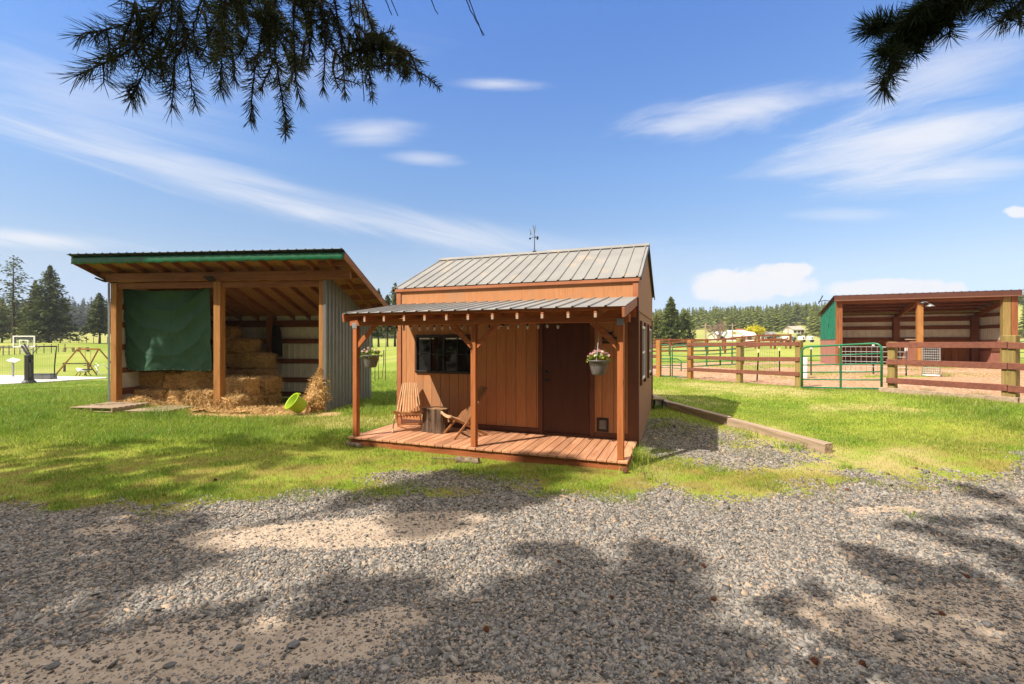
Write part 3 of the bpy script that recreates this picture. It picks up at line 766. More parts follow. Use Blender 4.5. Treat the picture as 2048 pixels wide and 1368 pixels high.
# two side windows with dark shutter boards
def sidewin(y0,y1):
    z0,z1=DT+.98,DT+1.98
    b=MB(); xo=XR+.001
    b.bbox(xo,xo+.03,y0,y1,z0,z0+.05); b.bbox(xo,xo+.03,y0,y1,z1-.05,z1); b.bbox(xo,xo+.029,y0,y0+.05,z0+.0505,z1-.0505); b.bbox(xo,xo+.029,y1-.05,y1,z0+.0505,z1-.0505); b.bbox(xo,xo+.027,y0+.0505,y1-.0505,(z0+z1)/2-.02,(z0+z1)/2+.02)
    w_=b.build('side_window',M['white'],shed)
    b=MB(); b.box(xo,xo+.008,y0+.05,y1-.05,z0+.05,z1-.05); b.build('window_pane',M['glass'],w_)
    b=MB(); b.bbox(xo,xo+.04,y0-.13,y0-.004,z0-.08,z1+.08); b.bbox(xo,xo+.04,y1+.004,y1+.13,z0-.08,z1+.08); b.each('shutter',M['trim'],w_)
sidewin(PD+.55,PD+1.30); sidewin(PD+2.35,PD+3.10)
# porch roof
EY=-.35; PZ0=DT+2.165; PZ1=DT+2.45; psl=(PZ1-PZ0)/(PD-EY)
PXL=-4.70; PXR=.0
b=MB(); ribbed(b,PXL,PXR,(EY,PZ0),(PD-.014,PZ1),start=.09)
proof=b.build('porch_roof',M['roofmetal'],shed)
def pz(y): return PZ0+(y-EY)*psl
b=MB(); rx=[sx(p,-.33) for p in (729,767.7,807.9,849,892.6,935.7,984.5,1034,1084,1136,1190.6)]
for x in rx:
    b.bar((x,EY+.02,pz(EY)-.105),(x,PD-.03,pz(PD)-.105-.01),.038,.085)
b.each('rafter',M['cedar_y'],shed)
b=MB()
for x in rx:
    z=pz(EY)-.105; b.box(x-.0185,x+.0185,EY+.0170,EY+.0195,z-.042,z+.042)
b.each('rafter_end',mat('pale_end_grain',(.45,.31,.22),(.38,.26,.18),rough=.8,scale=20),shed)
b=MB()
for i in range(4):
    y=EY+.12+i*.45; b.bbox(PXL+.045,PXR-.045,y-.04,y+.04,pz(y)-.060,pz(y)-.008)
b.each('purlin',M['cedar_x'],shed)
b=MB()
for x in (PXL+.022,PXR-.022): b.bar((x,EY+.0,pz(EY)-.085),(x,PD-.03,pz(PD)-.085),.04,.135)
b.each('rake_board',M['trim_light'],shed)
BMZ0,BMZ1=DT+1.965,DT+2.075
b=MB(); b.bbox(-4.86,.02,.025,.115,BMZ0,BMZ1); b.bbox(-4.80,-.02,PD-.045,PD-.036,DT+2.10,DT+2.26); b.each('porch_beam',M['cedar_x'],shed)
pxs=[-4.75,sx(948.5,.07),-.11]
for i,x in enumerate(pxs):
    b=MB(); b.bbox(x-.046,x+.046,.024,.116,DT+.002,BMZ0-.001,.008); pst=b.build('porch_post',M['cedar_z'],shed)
    b=MB()
    dirs=[1] if i==0 else ([-1] if i==2 else [-1,1])
    for d in dirs:
        b.bar((x+d*.03,.07,BMZ0-.36),(x+d*.42,.07,BMZ0+.02),.040,.085,up=(0,1,0) if False else (0,0,1))
    b.build('brace',M['cedar_x'],pst)
    if i!=1:
        b=MB(); b.bbox(x-.05,x+.05,.018,.0235,BMZ0-.045,BMZ0+.05); b.build('post_bracket',M['galv'],pst)
# deck
b=MB(); xs=-4.85; nb=33; bw=4.85/nb
for i in range(nb):
    j=rng.uniform(-.008,.008)
    b.bbox(xs+i*bw+.005,xs+(i+1)*bw-.005,-.035+j*.4,PD-.024,DT-.034,DT+j*.12,.004)
b.build('deck_boards',M['deck'],shed)
b=MB(); b.bbox(-4.82,-.02,.0,.036,-.06,DT-.036); b.bbox(-4.82,-4.784,.037,PD-.03,-.06,DT-.037); b.bbox(-.056,-.02,.037,PD-.03,-.06,DT-.037)
b.build('deck_rim',M['rim'],shed)
# floodlight on the left wall under the eave
b=MB(); fx=XL-.14
b.box(XL-.06,XL-.022,PD+.25,PD+.33,EZ-.25,EZ-.10)
Mx=Matrix.Translation((fx,PD+.29,EZ-.10))@Matrix.Rotation(R(-32),4,'Y')@Matrix.Rotation(R(25),4,'X')
b.bbox(-.11,.09,-.12,.12,-.025,.025,.01,Mx)
o=b.build('floodlight',M['black']); o.location=shed.location; o.rotation_euler=shed.rotation_euler
tag(o,'small black solar floodlight mounted high on the left corner of the orange shed','light')
# weather vane with wind cups
wv=shed_root('weather_vane','dark metal weather vane with three wind cups standing on the shed ridge','weather vane')
wxp=sx(1069,yr); b=MB()
b.tube([(wxp,yr,RZ+.03),(wxp,yr,RZ+.36)],[.014,.010],8); b.lathe([(.05,.0),(.05,.012),(.018,.03)],10,(wxp,yr,RZ+.03)); b.build('mast',M['steel'],wv)
for k,(ddx,ddy) in enumerate(((-.115,.02),(.09,-.05),(.04,.10))):
    b=MB(); z=RZ+.36
    b.tube([(wxp,yr,z),(wxp+ddx,yr+ddy,z-.012)],.005,6); b.ball((wxp+ddx,yr+ddy,z-.02),.024,10,6); b.build('wind_cup',M['black'],wv,True)
b=MB(); z=RZ+.40
b.tube([(wxp,yr,z-.04),(wxp,yr,z+.09)],.006,6)
def flat(pts,y,th=.006):
    n=len(pts); vs=[(p[0],y-th/2,p[1]) for p in pts]+[(p[0],y+th/2,p[1]) for p in pts]
    b.add(vs,[tuple(range(n)),tuple(range(2*n-1,n-1,-1))]+[(i,i+n,(i+1)%n+n,(i+1)%n) for i in range(n)])
flat([(wxp-.012,z+.04),(wxp+.012,z+.04),(wxp+.018,z+.11),(wxp+.032,z+.22),(wxp+.022,z+.22),(wxp+.004,z+.13),(wxp-.030,z+.24),(wxp-.042,z+.24),(wxp-.018,z+.12)],yr)
b.tube([(wxp,yr,z+.0),(wxp-.10,yr,z+.05)],.004,6)
flat([(wxp-.09,z+.01),(wxp-.075,z+.06),(wxp-.10,z+.14),(wxp-.112,z+.14),(wxp-.10,z+.07),(wxp-.11,z+.01)],yr)
b.tube([(wxp,yr,z-.0),(wxp+.035,yr,z-.04)],.008,6)
b.build('vane',M['steel'],wv)
# string lights
sl_=shed_root('string_lights','black string of clear glass bulbs hung along the porch beam','string lights')
bl=[(767,657),(780,657),(794,660),(808,658),(822,657),(839,657),(854.7,656),(868.5,657),(884,656),(900,655),(924,655),(942,656),(954.5,664),(978.7,659),(996.6,654),(1016,654.5),(1036.7,652.5),(1054.8,654.5),(1076,653.5),(1094.6,652),(1115.8,653.5)]
cord=[]
yb=.16
for px,py in bl:
    x=sx(px,yb); z=szh(px,py,yb); cord.append((x,z))
b=MB(); pts=[]
for (x0,z0),(x1,z1) in zip(cord[:-1],cord[1:]):
    zt0=z0+.105; zt1=z1+.105
    pts+= [(x0,yb,zt0),((x0+x1)/2,yb,(zt0+zt1)/2+.02)]
pts.append((cord[-1][0],yb,cord[-1][1]+.105)); pts.append((cord[-1][0]+.4,yb,cord[-1][1]+.15)); b.tube(pts,.005,6); b.build('cord',M['black'],sl_)
b0=None
for i,(x,z) in enumerate(cord):
    if b0 is None:
        bb=MB(); bb.lathe([(.002,-.034),(.014,-.028),(.021,-.012),(.021,.004),(.014,.022),(.012,.03)],12); b0=bb.build('bulb',M['bulb'],sl_,True); o=b0
        ss=MB(); ss.lathe([(.002,.024),(.0145,.024),(.0155,.06),(.008,.07),(.006,.10),(.001,.105)],10); k0=ss.build('socket',M['black'],b0,True)
        ff=MB(); ff.tube([(0,0,-.018),(.004,0,-.005),(-.004,0,.008),(0,0,.024)],.0022,5); f0=ff.build('filament',mat('filament',(.5,.33,.12),rough=.4,metal=.5),b0)
        o.location=(x,yb,z)
    else:
        o=b0.copy(); COL.objects.link(o); o.parent=sl_; o.location=(x,yb,z)
        for c in (k0,f0):
            cc=c.copy(); COL.objects.link(cc); cc.parent=o
# porch lamp
pl=shed_root('porch_lamp','small black dome lamp on the porch wall among the bulbs','lamp')
lx=sx(1005,PD); lz=szh(1005,652,PD)
b=MB(); b.lathe([(.02,.09),(.05,.075),(.085,.03),(.09,.0),(.08,-.004)],16,(lx,PD-.13,lz)); b.box(lx-.02,lx+.02,PD-.13,PD-.001,lz+.05,lz+.085); b.build('shade',M['black'],pl,True)
b=MB(); b.lathe([(.001,-.012),(.04,-.010),(.07,-.002),(.078,.004)],14,(lx,PD-.13,lz)); b.build('lens',M['white'],pl,True)
# WELCOME sign with running horse
sg=shed_root('welcome_sign','dark brown WELCOME sign with a running horse, beside the shed door','sign')
gx0=sx(1205,PD); gx1=gx0+.35; gzz=szh(1220,687,PD); gzt=gzz+.115
b=MB(); b.bbox(gx0,gx1,PD-.022,PD-.002,gzz,gzt); b.build('board',mat('sign_brown',(.035,.016,.010),rough=.6),sg)
def textmesh(body,size,mt,parent,loc,name='lettering',spacing=1.0,ext=.0015):
    cu=bpy.data.curves.new('lettering','FONT'); cu.body=body; cu.size=size; cu.extrude=ext; cu.align_x='CENTER'; cu.align_y='CENTER'; cu.space_character=spacing; cu.resolution_u=3
    ob=bpy.data.objects.new(name,cu); COL.objects.link(ob)
    dg=bpy.context.evaluated_depsgraph_get(); me=bpy.data.meshes.new_from_object(ob.evaluated_get(dg)); bpy.data.objects.remove(ob)
    for v in me.vertices: v.co=Vector((v.co.x,-v.co.z,v.co.y))
    me.materials.clear(); me.materials.append(mt)
    o=bpy.data.objects.new(name,me); COL.objects.link(o); o.parent=parent; o.location=loc; return o
textmesh('WELCOME',.075,mat('sign_lettering',(.30,.20,.13),rough=.6),sg,((gx0+gx1)/2,PD-.0245,(gzz+gzt)/2),spacing=1.05)
b=MB()
hp=[(.0,.15),(.03,.185),(.055,.175),(.075,.20),(.085,.185),(.075,.165),(.105,.145),(.16,.14),(.20,.15),(.235,.17),(.245,.16),(.215,.135),(.21,.10),(.235,.07),(.245,.04),(.232,.038),(.215,.068),(.185,.085),(.17,.06),(.195,.03),(.185,.025),(.155,.055),(.16,.09),(.11,.09),(.09,.065),(.12,.035),(.112,.028),(.075,.06),(.08,.095),(.055,.08),(.03,.055),(.022,.062),(.045,.09),(.065,.11),(.055,.135),(.04,.155),(.012,.140)]
hp=[(gx0+.015+p[0]*.72,gzt-.022+p[1]*.72) for p in hp]
n=len(hp); vs=[(p[0],PD-.016,p[1]) for p in hp]+[(p[0],PD-.006,p[1]) for p in hp]
bm=bmesh.new(); bv=[bm.verts.new(v) for v in vs]; ed=[bm.edges.new((bv[i],bv[(i+1)%n])) for i in range(n)]; bmesh.ops.triangle_fill(bm,edges=ed,use_beauty=True)
ed2=[bm.edges.new((bv[n+i],bv[n+(i+1)%n])) for i in range(n)]; bmesh.ops.triangle_fill(bm,edges=ed2,use_beauty=True)
for i in range(n): bm.faces.new((bv[i],bv[(i+1)%n],bv[n+(i+1)%n],bv[n+i]))
b.frombm(bm); b.build('horse_figure',M['black'],sg)
# hanging flower baskets
def basket(px,py,apex,label,seed,pinkish):
    v=.07; x=sx(px,v); z=szh(px,py,v)
    rr=random.Random(seed)
    t_=shed_root('hanging_basket',label,'flower basket','hanging flower baskets on the porch')
    b=MB(); b.lathe([(.001,-.20),(.085,-.20),(.095,-.185),(.125,-.08),(.142,-.005),(.155,-.004),(.158,.012),(.146,.014),(.138,-.01)],24,(x,v,z)); pot=b.build('pot',M['pot'],t_,True)
    b=MB(); b.lathe([(.139,-.02),(.001,-.012)],18,(x,v,z)); b.build('soil',M['soil'],t_)
    b=MB(); za=BMZ0-.17
    for k in range(3):
        a=k*2.094+.5; b.tube([(x+.15*math.cos(a),v+.15*math.sin(a),z+.005),(x,v,z+apex)],.0035,5)
    b.tube([(x,v,z+apex-.01),(x,v,BMZ0+.0)],.004,5); b.ball((x,v,BMZ0-.05),.014,6,5); b.ball((x,v,z+apex),.012,6,5)
    b.build('hanger',M['galv'],t_)
    b=MB()
    for i in range(230):
        a=rr.random()*6.283; r=.16*math.sqrt(rr.random()); h=.02+.085*(1-(r/.17)**2)*rr.random()+.02*rr.random()
        if rr.random()<.12: r=.165+.03*rr.random(); h=-.03*rr.random()
        c=Vector((x+r*math.cos(a),v+r*math.sin(a),z+h)); s=.016+.018*rr.random()
        d1=Vector((rr.uniform(-1,1),rr.uniform(-1,1),rr.uniform(.0,.9))).normalized(); d2=d1.cross(Vector((rr.uniform(-1,1),rr.uniform(-1,1),rr.uniform(-1,1)))).normalized()
        b.add([c,c+d1*s*.6+d2*s*.45,c+d1*s*1.5,c+d1*s*.6-d2*s*.45],[(0,1,2,3)])
    b.build('leaves',M['flowerleaf'],t_)
    for nm,mm,cnt,side in (('blossoms',M['petal_pink'],pinkish,0),('pale_blossoms',M['petal_cream'],10,1)):
        b=MB()
        for i in range(cnt):
            a=rr.random()*6.283; r=.16*math.sqrt(rr.random()); h=.055+.085*(1-(r/.17)**2)+.02*rr.random()
            c=Vector((x+r*math.cos(a),v+r*math.sin(a),z+h)); nrm=Vector((rr.uniform(-.6,.6),rr.uniform(-1,.2),rr.uniform(.3,1))).normalized()
            t1=nrm.cross(Vector((1,0,.2))).normalized(); t2=nrm.cross(t1)
            s=.018+.010*rr.random()
            for k in range(5):
                a2=k*1.2566; d=t1*math.cos(a2)+t2*math.sin(a2); e=t1*math.cos(a2+1.57)+t2*math.sin(a2+1.57)
                b.add([c,c+d*s*.6+e*s*.45+nrm*s*.2,c+d*s*1.05+nrm*s*.3,c+d*s*.6-e*s*.45+nrm*s*.2],[(0,1,2,3)])
        b.build(nm,mm,t_)
    return t_
basket(742,712,.21,'brown hanging flower basket by the left porch post with yellow green leaves',3,10)
t_=basket(1197,722,.33,'grey hanging flower basket with pink blossoms near the right porch post',8,34)
# log stump table
st=shed_root('stump_table','rough log stump used as a side table between the two chairs','stump')
b=MB(); n=40; cxs,cys=sx(872,.92),.92; vs=[];fs=[]
lev=[0,.03,.1,.2,.3,.40,.435,.445]
for li,zz in enumerate(lev):
    for k in range(n):
        a=2*math.pi*k/n
        r=.195+.03*math.cos(2*a+.4)+.025*math.cos(3*a+1.9)+.012*math.sin(9*a+zz*4)+.010*math.sin(14*a)+.02*(abs(zz-.22)/.22)**2
        if li==len(lev)-1: r-=.012
        vs.append((cxs+r*1.08*math.cos(a),cys+r*.9*math.sin(a),DT+.001+zz))
for i in range(len(lev)-1):
    for k in range(n): fs.append((i*n+k,i*n+(k+1)%n,(i+1)*n+(k+1)%n,(i+1)*n+k))
b.add(vs,fs); b.build('bark',M['bark'],st,False)
b=MB(); b.add([v for v in vs[-n:]],[tuple(range(n))]); b.build('cut_top',M['cutwood'],st)
# folding slat chairs
def chair(label,px,v,rot,matl,group='folding slat chairs on the porch'):
    x=sx(px,v); lz=Vector((x,v,DT+.002))
    t_=shed_root('slat_chair',label,'chair',group)
    Mr=Matrix.Translation(lz)@Matrix.Rotation(rot,4,'Z')
    P=lambda a,y,z: Mr@Vector((a,y,z))
    # y grows towards the back of the chair
    N=9
    b=MB()
    for i in range(N):
        q=(i-(N-1)/2)/((N-1)/2)
        b.bar(P(q*.235,.10,.27),P(q*.135,.52,.86-.012*(q*q)),.020,.034,up=(Mr.to_3x3()@Vector((0,-1,.7))))
    b.build('backrest',matl,t_)
    b=MB()
    for i in range(N-1):
        q=(i-(N-2)/2)/((N-1)/2)
        b.bar(P(q*.235,-.19,.375-.02*(1-q*q)),P(q*.235,.15,.235),.020,.032,up=(Mr.to_3x3()@Vector((0,.4,1))))
    pts=[(-.27,-.215,.40),(-.15,-.205,.372),(0,-.20,.360),(.15,-.205,.372),(.27,-.215,.40)]
    for p,q in zip(pts[:-1],pts[1:]): b.bar(P(*p),P(*q),.03,.045,up=(Mr.to_3x3()@Vector((0,0,1))))
    b.build('seat',M['slatdark'] if matl is M['slat'] else M['slat'],t_)
    for s in (-1,1):
        b=MB(); b.bar(P(s*.255,.10,.28),P(s*.285,-.16,.0),.022,.040,up=(Mr.to_3x3()@Vector((0,-1,.7)))); b.build('leg',matl,t_)
    for s in (-1,1):
        b=MB(); b.bar(P(s*.215,-.19,.37),P(s*.225,.48,.012),.022,.040,up=(Mr.to_3x3()@Vector((0,.4,1)))); b.build('leg',matl,t_)
    b=MB(); b.tube([P(-.28,.115,.265),P(.28,.115,.265)],.010,8); b.bar(P(-.235,.44,.04),P(.235,.44,.04),.022,.03); b.build('stretcher',M['slatdark'],t_)
    return t_
chair('pale wooden slat chair facing forward at the left end of the porch',817,.80,R(31),M['slat'])
chair('brown wooden slat chair turned sideways behind the middle porch post',915,.72,R(-43),M['slatdark'])
# items round the shed foot
lg=MB()
def logobj(px,py,Y,L,r,az,label):
    p=pt(px,py,Y); z=gz(p.x,p.y)
    b=MB(); d=Vector((math.cos(az),math.sin(az),0)); pts=[]; rad=[]
    for i in range(9):
        q=i/8-.5; pts.append(Vector((p.x,p.y,z+r*.6))+d*L*q+Vector((0,0,.01*math.sin(i*1.7)))); rad.append(r*(1+.05*math.sin(i*2.1)))
    b.tube(pts,rad,12); o=b.build('log',M['log']); tag(o,label,'log','split logs lying along the deck edge'); return o
logobj(709,893,7.95,.34,.045,R(-25),'short grey log lying at the left front corner of the deck')
logobj(936,915,6.95,.36,.052,R(-14),'short grey log lying against the middle of the deck rim')
b=MB(); p=pt(905,910,7.05)
b.bar((p.x-.35,p.y+.10,gz(p.x,p.y)+.02),(p.x+.30,p.y-.02,gz(p.x,p.y)+.03),.02,.015); tag(b.build('stick',M['log']),'thin pale stick on the grass left of the middle log','stick')
# small step stool behind the right corner
p=pt(1317,830,11.2); z=gz(p.x,p.y); stp=thing('step_stool','small dark low step stool by the rear right corner of the shed','stool',(p.x,p.y,z),-.36)
b=MB(); b.bbox(-.13,.13,-.25,.25,.20,.235); b.build('step_top',M['treated_y'],stp)
for a in (-.1,.1):
    for c in (-.2,.2):
        b=MB(); b.bbox(a-.015,a+.015,c-.015,c+.015,-.03,.199); b.build('leg',M['black'],stp)
# ================================================================== HAY BARN
def lx_(fr,px,v):
    c,s=math.cos(fr['th']),math.sin(fr['th']); k=(px-1024)/F
    u=(fr['X0']+s*v-k*(fr['Z0']+c*v))/(c+k*s); return -u
def lz_(fr,px,py,v,base):
    c,s=math.cos(fr['th']),math.sin(fr['th']); Z=fr['Z0']-s*lx_(fr,px,v)+c*v
    return (684-py)*Z/F-base
BB=-1.84
def broot(name,label,cat,group=None,x=0,y=0,z=0,rz=0):
    c,s=math.cos(BA['th']),math.sin(BA['th'])
    return thing(name,label,cat,(BA['X0']+c*x+s*y,BA['Z0']-s*x+c*y,E(BB)+z),-BA['th']+rz,group)
def bx(px,v): return lx_(BA,px,v)
def bz(px,py,v): return lz_(BA,px,py,v,BB)
barn=broot('hay_barn','open fronted timber hay barn with mono pitch roof and grey metal side wall','barn')
OH=.60; RS=.37; BD=3.0
def rt(y): return 1.84+2.245-RS*(y+OH)        # roof top over local y
RL=bx(145,-OH); RRx=bx(688,-OH)
LX=bx(222,.0)-.03                              # left wall line
CXp=bx(434,0.0)
b=MB(); b.bbox(LX+.01,LX+.19,.0,.18,-.1,3.46,.01); b.build('post',M['pine_z'],barn)
b=MB(); b.bbox(CXp-.10,CXp+.10,-.01,.19,-.1,3.46,.01); b.build('post',M['pine_z'],barn)
b=MB(); b.bbox(-.17,-.045,.0,.17,-.1,3.46,.01); b.build('post',M['pine_z'],barn)
xq=bx(541,2.7); b=MB(); b.bbox(xq-.09,xq+.09,2.62,2.80,-.1,rt(2.7)-.2,.01); b.build('post',M['barnwood_z'],barn)
b=MB(); b.bbox(RL+.38,RRx-.08,-.09,-.011,3.47,3.70,.008); b.build('front_beam',M['barnwood_x'],barn)
b=MB(); b.bbox(LX+.19,-.17,.03,.14,3.30,3.46,.008); b.build('lower_beam',M['barnwood_x'],barn)
rxs=[bx(p,-OH+.05) for p in (199,250,294,338,382,430,470,515,560,606,652)]
b=MB()
for x in rxs: b.bar((x,-OH+.04,rt(-OH)-.115),(x,BD+.25,rt(BD+.25)-.115),.04,.15)
b.each('rafter',M['barnwood_y'],barn)
b=MB()
for i in range(7):
    y=-.25+i*.62; b.bar((-.05,y,rt(y)-.112),(RRx-.05,y,rt(y)-.112),.04,.13)
b.each('lookout',M['barnwood_x'],barn)
b=MB()
for i in range(3):
    y=.1+i*.95; b.bar((LX+.02,y,rt(y)-.112),(RL+.05,y,rt(y)-.112),.04,.13)
b.each('lookout',M['barnwood_x'],barn)
b=MB(); y0,y1=-OH+.01,BD+.32
b.add([(RL+.02,y0,rt(y0)-.036),(RRx-.02,y0,rt(y0)-.036),(RRx-.02,y1,rt(y1)-.036),(RL+.02,y1,rt(y1)-.036),(RL+.02,y0,rt(y0)-.024),(RRx-.02,y0,rt(y0)-.024),(RRx-.02,y1,rt(y1)-.024),(RL+.02,y1,rt(y1)-.024)],
      [(0,3,2,1),(4,5,6,7),(0,1,5,4),(1,2,6,5),(2,3,7,6),(3,0,4,7)])
b.build('roof_sheathing',M['osb'],barn)
b=MB(); ribbed(b,RL-.05,RRx+.02,(-OH-.11,rt(-OH-.11)-.005),(BD+.36,rt(BD+.36)-.005),rib=.229,h=.022,start=.1); b.build('roof',M['roofdark'],barn)
b=MB(); b.bar((RRx-.005,-OH+.0,rt(-OH)-.10),(RRx-.005,BD+.34,rt(BD+.34)-.10),.038,.19,b=.005); b.build('rake_board',M['barnwood_y'],barn)
b=MB(); b.bar((RL+.005,-OH+.0,rt(-OH)-.10),(RL+.005,BD+.34,rt(BD+.34)-.10),.038,.19,b=.005); b.build('rake_board',M['barnwood_y'],barn)
# wavy green fascia band
b=MB(); nx=140; vs=[];fs=[]
for i in range(nx+1):
    x=RL+.0+(RRx-RL)*i/nx; zt=rt(-OH)-.03; zb=rt(-OH)-.215+.010*math.sin(i*.9)+.006*math.sin(i*2.3)
    yy=-OH-.025
    for k,(z,dy) in enumerate(((zt,0),(zt-.05,-.006),((zt+zb)/2,-.004-.008*abs(math.sin(i*.45))),(zb+.03,-.012-.012*abs(math.sin(i*.9))),(zb,-.004))):
        vs.append((x,yy+dy,z))
for i in range(nx):
    for k in range(4): fs.append((i*5+k,(i+1)*5+k,(i+1)*5+k+1,i*5+k+1))
b.add(vs,fs); o=b.build('fascia_band',M['tarpband'],barn,True); md=o.modifiers.new('s','SOLIDIFY'); md.thickness=.004
b=MB(); b.bbox(RL,RRx,-OH-.018,-OH+.0,rt(-OH)-.13,rt(-OH)-.028); b.build('fascia_backing',M['roofdark'],barn)
# side walls
def vsheet(b,x,y0,y1,zb,topf,rib=.2,h=.036,out=1):
    """vertical ribbed metal wall in the plane x, running along y; the top follows topf(y)"""
    prof=[(y0,0)]; y=y0+.10
    while y<y1-.05:
        prof+= [(y-.03,0),(y-.012,h),(y+.012,h),(y+.03,0)]; y+=rib
    prof.append((y1,0)); n=len(prof); vs=[]
    for yy,o in prof: vs+= [(x+out*o,yy,zb),(x+out*o,yy,topf(yy))]
    fs=[(2*i,2*i+2,2*i+3,2*i+1) for i in range(n-1)]
    b.add(vs,fs)
b=MB(); vsheet(b,.0,.06,BD,.02,lambda y:rt(y)-.20); o=b.build('side_wall',[M['wallmetal']],barn); md=o.modifiers.new('s','SOLIDIFY'); md.thickness=.006; md.offset=0
b=MB(); vsheet(b,LX,.06,BD,.02,lambda y:rt(y)-.20,out=-1); b.mat(1).box(LX+.006,LX+.012,.19,BD,.02,rt(BD)-.2); o=b.build('side_wall',[M['wallmetal'],M['whitemetal']],barn)
b=MB(); b.add([(LX+.013,.18,.0),(LX+.013,BD,.0),(LX+.013,BD,rt(BD)-.2),(LX+.013,.18,rt(.18)-.2)],[(0,1,2,3)]); b.build('inner_lining',M['whitemetal'],barn)
b=MB(); b.add([(-.022,.18,.0),(-.022,BD,.0),(-.022,BD,rt(BD)-.2),(-.022,.18,rt(.18)-.2)],[(3,2,1,0)]); b.build('inner_lining',M['whitemetal'],barn)
b=MB(); b.bbox(-.044,.032,-.012,.0-.0005,.0,3.46,.004); b.bbox(.0255,.032,.0,.058,.0,3.46,.002); b.each('corner_trim',M['wallmetal'],barn)
b=MB(); b.bbox(LX-.06,LX+.009,-.012,-.0005,.0,3.46,.004); b.bbox(LX-.06,LX-.054,.0,.058,.0,3.46,.002); b.each('corner_trim',M['wallmetal'],barn)
def hsheet(b,y,x0,x1,zb,zt,rib=.2,h=.02,out=-1):
    prof=[(x0,0)]; x=x0+.10
    while x<x1-.05:
        prof+= [(x-.03,0),(x-.012,h),(x+.012,h),(x+.03,0)]; x+=rib
    prof.append((x1,0)); n=len(prof); vs=[]
    for xx,o in prof: vs+= [(xx,y+out*o,zb),(xx,y+out*o,zt)]
    b.add(vs,[(2*i,2*i+2,2*i+3,2*i+1) for i in range(n-1)])
b=MB(); hsheet(b,BD,LX+.014,-.024,.0,rt(BD)-.05); b.build('back_wall',M['whitemetal'],barn)
b=MB(); hsheet(b,BD+.012,LX,.0,.0,rt(BD)-.05,out=1); b.build('back_wall_outside',M['wallmetal'],barn)
for z0,z1 in ((rt(BD)-.42,rt(BD)-.20),(1.79,1.95),(1.13,1.28),(.52,.67),(.06,.2)):
    b=MB(); b.bbox(LX+.02,-.03,BD-.075,BD-.026,z0,z1); b.build('girt',M['redgirt_x'],barn)
for z0,z1 in ((2.75,2.9),(2.25,2.4),(1.62,1.78),(.98,1.12),(.38,.55)):
    b=MB(); b.bbox(LX+.015,LX+.06,.185,BD-.08,z0,z1); b.build('girt',M['redgirt_y'],barn)
# lamps
def flood(x,y,z,rz,label,tilt=-25):
    t_=broot('floodlight',label,'light',None,x,y,z,rz); b=MB()
    Mx=Matrix.Rotation(R(tilt),4,'X'); b.bbox(-.12,.12,-.11,.09,-.02,.02,.01,Mx); b.build('head',M['black'],t_)
    b=MB(); b.bar((0,.05,0),(0,.16,.0),.05,.05); b.build('bracket',M['black'],t_)
flood(RL+.30,-.12,3.52,R(-60),'small black floodlight on the left end of the hay barn beam')
flood(CXp-.03,-.21,3.50,R(0),'small black floodlight at the top of the middle hay barn post')
# tarp hung inside the left bay
tv=.42; tx0,tx1=LX+.045,bx(428,.5)
nx,nz=150,120; vs=[];fs=[]
ztop=3.33; 
for j in range(nz+1):
    q=j/nz
    for i in range(nx+1):
        p=i/nx
        x=tx0+(tx1-tx0)*p+(.05*q*(1-p) )
        sag=.06*math.sin(math.pi*p)*(1-q)
        zb=bz(300,741,tv)+.04*(p-.5)**2-.015*math.sin(p*9)
        z=ztop+(zb-ztop)*q-sag
        # U shaped swags below the pinned top corners, slanting creases lower down
        rdg=lambda t_: abs(math.sin(math.pi*t_))**.8
        wob=.10*mnoise.noise(Vector((p*3,q*3,8)))
        s_=q-.30*(1-(2*p-1)**2)+wob
        sw=.12*rdg(s_*3.6+.2)*max(0,1-q*.75)*min(1,6*p)*min(1,6*(1-p))
        pl=.08*rdg((p*1.25-q*.75)*2.6+wob*2)*q*(.25+p)*.8
        dia=.08*rdg((p*1.3+q*.95)*2.3+.3+wob*2)*q*(1.1-p)*.8
        seam=.018*math.exp(-((p-.52)/.007)**2)
        n_=.012*mnoise.noise(Vector((p*16,q*16,1)))*(.4+q)+.05*mnoise.noise(Vector((p*2.2,q*2,4)))*q
        vs.append((x,tv-.08+sw+pl+dia-seam+n_,z))
for j in range(nz):
    for i in range(nx):
        a=j*(nx+1)+i; fs.append((a,a+nx+1,a+nx+2,a+1))
tp=broot('hanging_tarp','large green tarpaulin hanging in the left bay of the hay barn','tarp')
b=MB(); b.add(vs,fs); o=b.build('sheet',M['tarp'],tp,True); md=o.modifiers.new('s','SOLIDIFY'); md.thickness=.004
gv=vs
b=MB()
for k in range(10):
    i=int(3+k*(nx-6)/9); v=vs[nz*(nx+1)+i]; b.lathe([(.001,0),(.018,.0),(.018,.004),(.001,.006)],8,(0,0,0)) if False else b.box(v[0]-.014,v[0]+.014,v[1]-.012,v[1]-.006,v[2]+.01,v[2]+.038)
for k in range(6):
    j=int(4+k*(nz-8)/5); v=vs[j*(nx+1)]; b.box(v[0]+.01,v[0]+.036,v[1]-.012,v[1]-.006,v[2]-.013,v[2]+.013)
b.build('grommets',M['galv'],tp)
